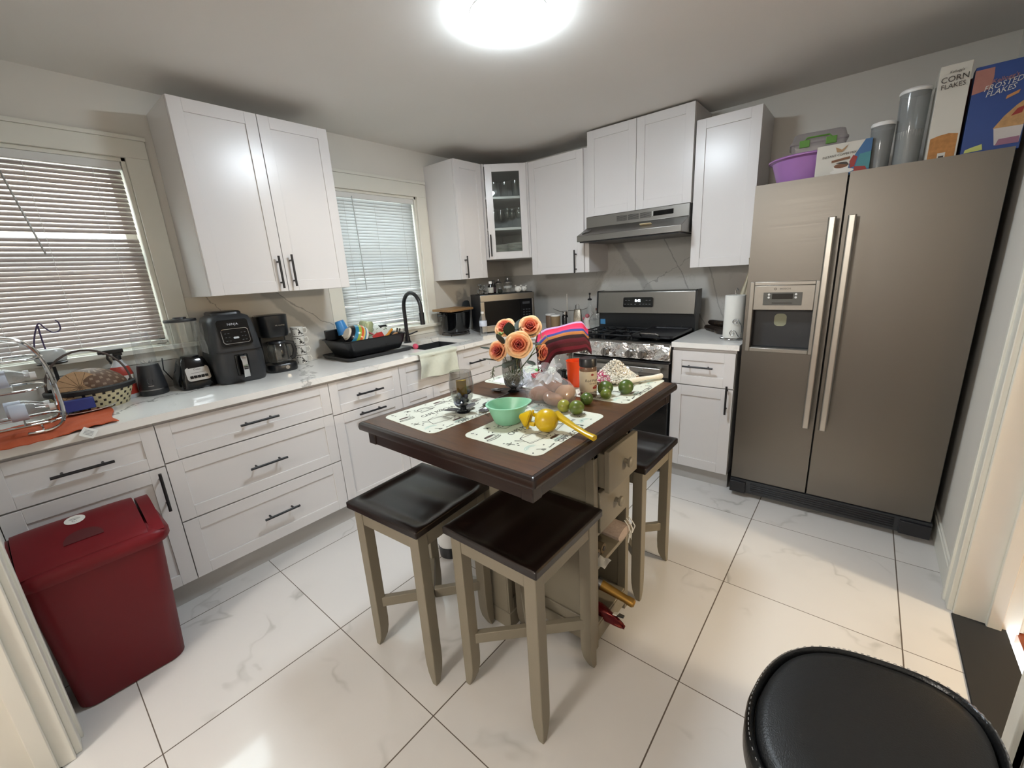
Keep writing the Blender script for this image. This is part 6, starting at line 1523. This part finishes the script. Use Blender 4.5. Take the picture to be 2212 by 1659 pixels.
carton('cereal_box', 'blue frosted flakes carton at the right end of the refrigerator top', 'box', (3.104, -.660, ZF + .006), 0, .163, .322, .065, BLm,
    [(1, [(.0, .225), (.050, .235), (.054, .275), (.052, .310), (.0, .310)]), (3, [(.080, .086), (.100, .076), (.161, .078), (.161, .182), (.132, .158), (.104, .126)]), (5, [(.122, .122), (.150, .128), (.154, .152), (.136, .146)]), (2, [(.092, .024), (.158, .024), (.161, .084), (.082, .086)]), (7, [(.095, .022), (.158, .022), (.157, .046), (.102, .044)]), (4, [(.010, .010), (.062, .014), (.058, .036), (.028, .028), (.012, .022)]), (6, [(.098, .186), (.130, .200), (.133, .212), (.100, .198)])],
    [("Kellogg's", .085, .262, .020, 1, .3, 8, 1), ('FROSTED', .082, .243, .0270, 0, .35, 9, .92), ('FLAKES', .078, .220, .0270, 0, .35, 9, .92)], [mat('print_white', '#c3c1bd', .5), SAm, mat('milk_white', '#b9b2ae', .5), mat('cereal_tan', '#ab8457', .6, var=.4, vs=60), YEm, RDm, mat('caption_orange', '#b07a4a', .5), mat('pink_bowl', '#8a5f74', .5)])
t = thing('cake_cover', 'dark red domed cover behind the blue cereal carton', 'cover', (3.185, -.420, ZF + .0))
MB().lathe([(.10, 0), (.102, .31), (.095, .335), (.06, .355), (0, .362)], 36).build('dome', mat('dark_red_plastic', '#5a1418', .35), t)
t = thing('juice_bottle', 'clear bottle with dark red cap behind the corn flakes carton', 'bottle', (3.020, -.420, ZF))
MB().lathe([(.045, 0), (.048, .005), (.048, .22), (.030, .30), (.015, .34), (.014, .36)], 28).build('bottle_body', M['pet'], t); MB().lathe([(.018, .355), (.018, .378), (.012, .382), (0, .382)], 18).build('cap', mat('maroon_cap', '#3a161c', .4), t)

# ------------------------------------------------------------------ floor pieces
red = mat('red_plastic', '#660d17', .42, var=.04, vs=30, bump=.05, bs=300, spec=.3)
t = thing('trash_can', 'dark red plastic swing-lid trash can in front of the drawers', 'trash can', (.830, -3.355, 0))
def tc(x0, x1, y0, y1, z, r): return [(x, y, z) for x, y in rrect(x0, y0, x1, y1, r, 6)]
m = MB(); m.loft([tc(-.095, .075, -.150, .150, 0, .045), tc(-.100, .082, -.155, .157, .006, .05), tc(-.125, .118, -.172, .186, .52, .045), tc(-.128, .121, -.174, .189, .545, .045)]); m.build('bin_body', red, t, smooth=50)
rim = [(-.140, .132, -.178, .205, .530, .05), (-.146, .138, -.180, .212, .545, .05), (-.146, .138, -.180, .212, .566, .05), (-.136, .128, -.176, .200, .578, .05), (-.105, .095, -.160, .180, .600, .05)]
m = MB(); m.loft([tc(*q[:5], q[5]) for q in rim]); m.build('lid_rim', red, t, smooth=50)
def lidh(u): return .076*max(0, math.sin(PI*min(1, max(0, u))**.50))**.75
m = MB()
def dome(u, v):
    x = -.128 + .250*u; y = -.165 + .315*v; e = (2*u - 1)
    return (x, y, .582 + lidh(u) - .004*abs(2*v - 1)**4)
vs0 = len(m.v); m.sheet(dome, 24, 20, .004)
sw = m.build('swing_lid', red, t, smooth=50, bevel=.0015)
m = MB(); m.prism_y([( -.128 + .25*k/20, .577 + .96*lidh(k/20)) for k in range(21)][::-1] + [(-.128, .575), (.122, .575)][::1], .158, .196)
m.build('lid_end', red, t, smooth=40)
m = MB(); m.prism_y([( -.128 + .25*k/20, .577 + .96*lidh(k/20)) for k in range(21)][::-1] + [(-.128, .575), (.122, .575)][::1], -.176, -.168)
m.build('lid_end', red, t, smooth=40)
def domez(x): return .582 + lidh((x + .128)/.25) + .0042
stx = -.038
slope = math.atan2(domez(stx + .01) - domez(stx - .01), .02)
m = MB().at(T(stx, -.010, domez(stx) + .0003) @ Matrix.Rotation(-slope, 4, 'Y')).lathe([(.027, 0), (.027, .0008), (0, .0008)], 36)
m.m = 1; m.at(T(stx, -.010, domez(stx) + .0013) @ Matrix.Rotation(-slope, 4, 'Y') @ R(80, 'Z'))
m.tube([(.006*math.cos(a), .006*math.sin(a) - .008, 0) for a in [PI*k/8 for k in range(3, 17)]], .0008, 4).box(-.016, .004, 0, .014, .005, .0003).box(-.014, .009, 0, .012, .010, .0003).box(-.012, -.001, 0, .010, 0, .0003)
m.build('sticker', [M['paper'], M['silver']], sw, smooth=0)
hx = .045; sl2 = math.atan2(domez(hx + .01) - domez(hx - .01), .02)
m = MB().at(T(hx, -.004, domez(hx) + .0004) @ Matrix.Rotation(-sl2, 4, 'Y')).prism([(.028 - .050*math.sin(PI*k/16)**.8, .050*math.cos(PI*k/16)) for k in range(17)], 0, .0012)
m.build('grip_recess', mat('red_plastic_shaded', '#4d1016', .45), sw, smooth=0)  # flat plate on the lid; the recess's shade is put into its darker red

# white bin with a black base, seen between the stools
t = thing('floor_canister', 'white cylinder with black base on the floor behind the left stool', 'canister', (1.335, -2.130, 0))
MB().lathe([(.055, 0), (.062, .004), (.066, .060), (.066, .066)], 32).build('base', M['blackp'], t); MB().lathe([(.064, .066), (.066, .072), (.070, .20), (.066, .21), (0, .212)], 32).build('body', M['whitep'], t)

# black leather seat in the foreground
lea = mat('black_leather', '#191a1b', .42, var=.10, vs=60, bump=.35, bs=350); lea2 = mat('black_leather_rim', '#121314', .28, var=.2, vs=60, bump=.5, bs=160)
t = thing('dining_chair', 'black leather upholstered seat with stitched rim in the bottom right foreground', 'chair', (2.985, -2.46, 0), 0)
def seatring(k, z):
    out = []
    for i in range(64):
        a = 2*PI*i/64; ex = 2.7
        c_, s_ = math.cos(a), math.sin(a)
        x = .205*abs(c_)**(2/ex)*(1 if c_ > 0 else -1); y = .245*abs(s_)**(2/ex)*(1 if s_ > 0 else -1)
        x2 = x + .055*(y/.245)*.5*(1 if y > 0 else .2); y2 = y + .030*(x/.205)*(y > 0)
        out.append((x2*k - .006, y2*k, z))
    return out
m = MB(); m.loft([seatring(.86, .395), seatring(.97, .405), seatring(1.0, .430), seatring(1.0, .462), seatring(.985, .476), seatring(.955, .482), seatring(.925, .476), seatring(.915, .462), seatring(.5, .458)]); m.build('seat_shell', lea2, t, smooth=60)
m = MB(); m.loft([seatring(.905, .455), seatring(.905, .468), seatring(.885, .480), seatring(.80, .486), seatring(.5, .486), seatring(.2, .484)]); m.build('seat_cushion', lea, t, smooth=60)
m = MB(); pts = [Vector(p) + Vector((0, 0, 0)) for p in seatring(.968, .4815)]
fine = []
for i in range(64):
    a, b_ = pts[i], pts[(i + 1) % 64]
    n_ = max(1, int((b_ - a).length/.010))
    for k in range(n_): fine.append((a.lerp(b_, k/n_), (b_ - a).normalized()))
for p, d_ in fine: m.cyl(p, p + d_*.0055, .0009, n=5)
m.build('stitching', mat('grey_thread', '#8c8c8c', .6), t)
MB().box(-.16, -.19, .370, .16, .19, .396).build('seat_frame', M['blackp'], t, bevel=.003)
for sx in (-1, 1):
    for sy in (-1, 1): MB().cyl((sx*.175, sy*.205, 0), (sx*.135, sy*.165, .385), .010, .016, n=14).build('leg', M['black'], t)
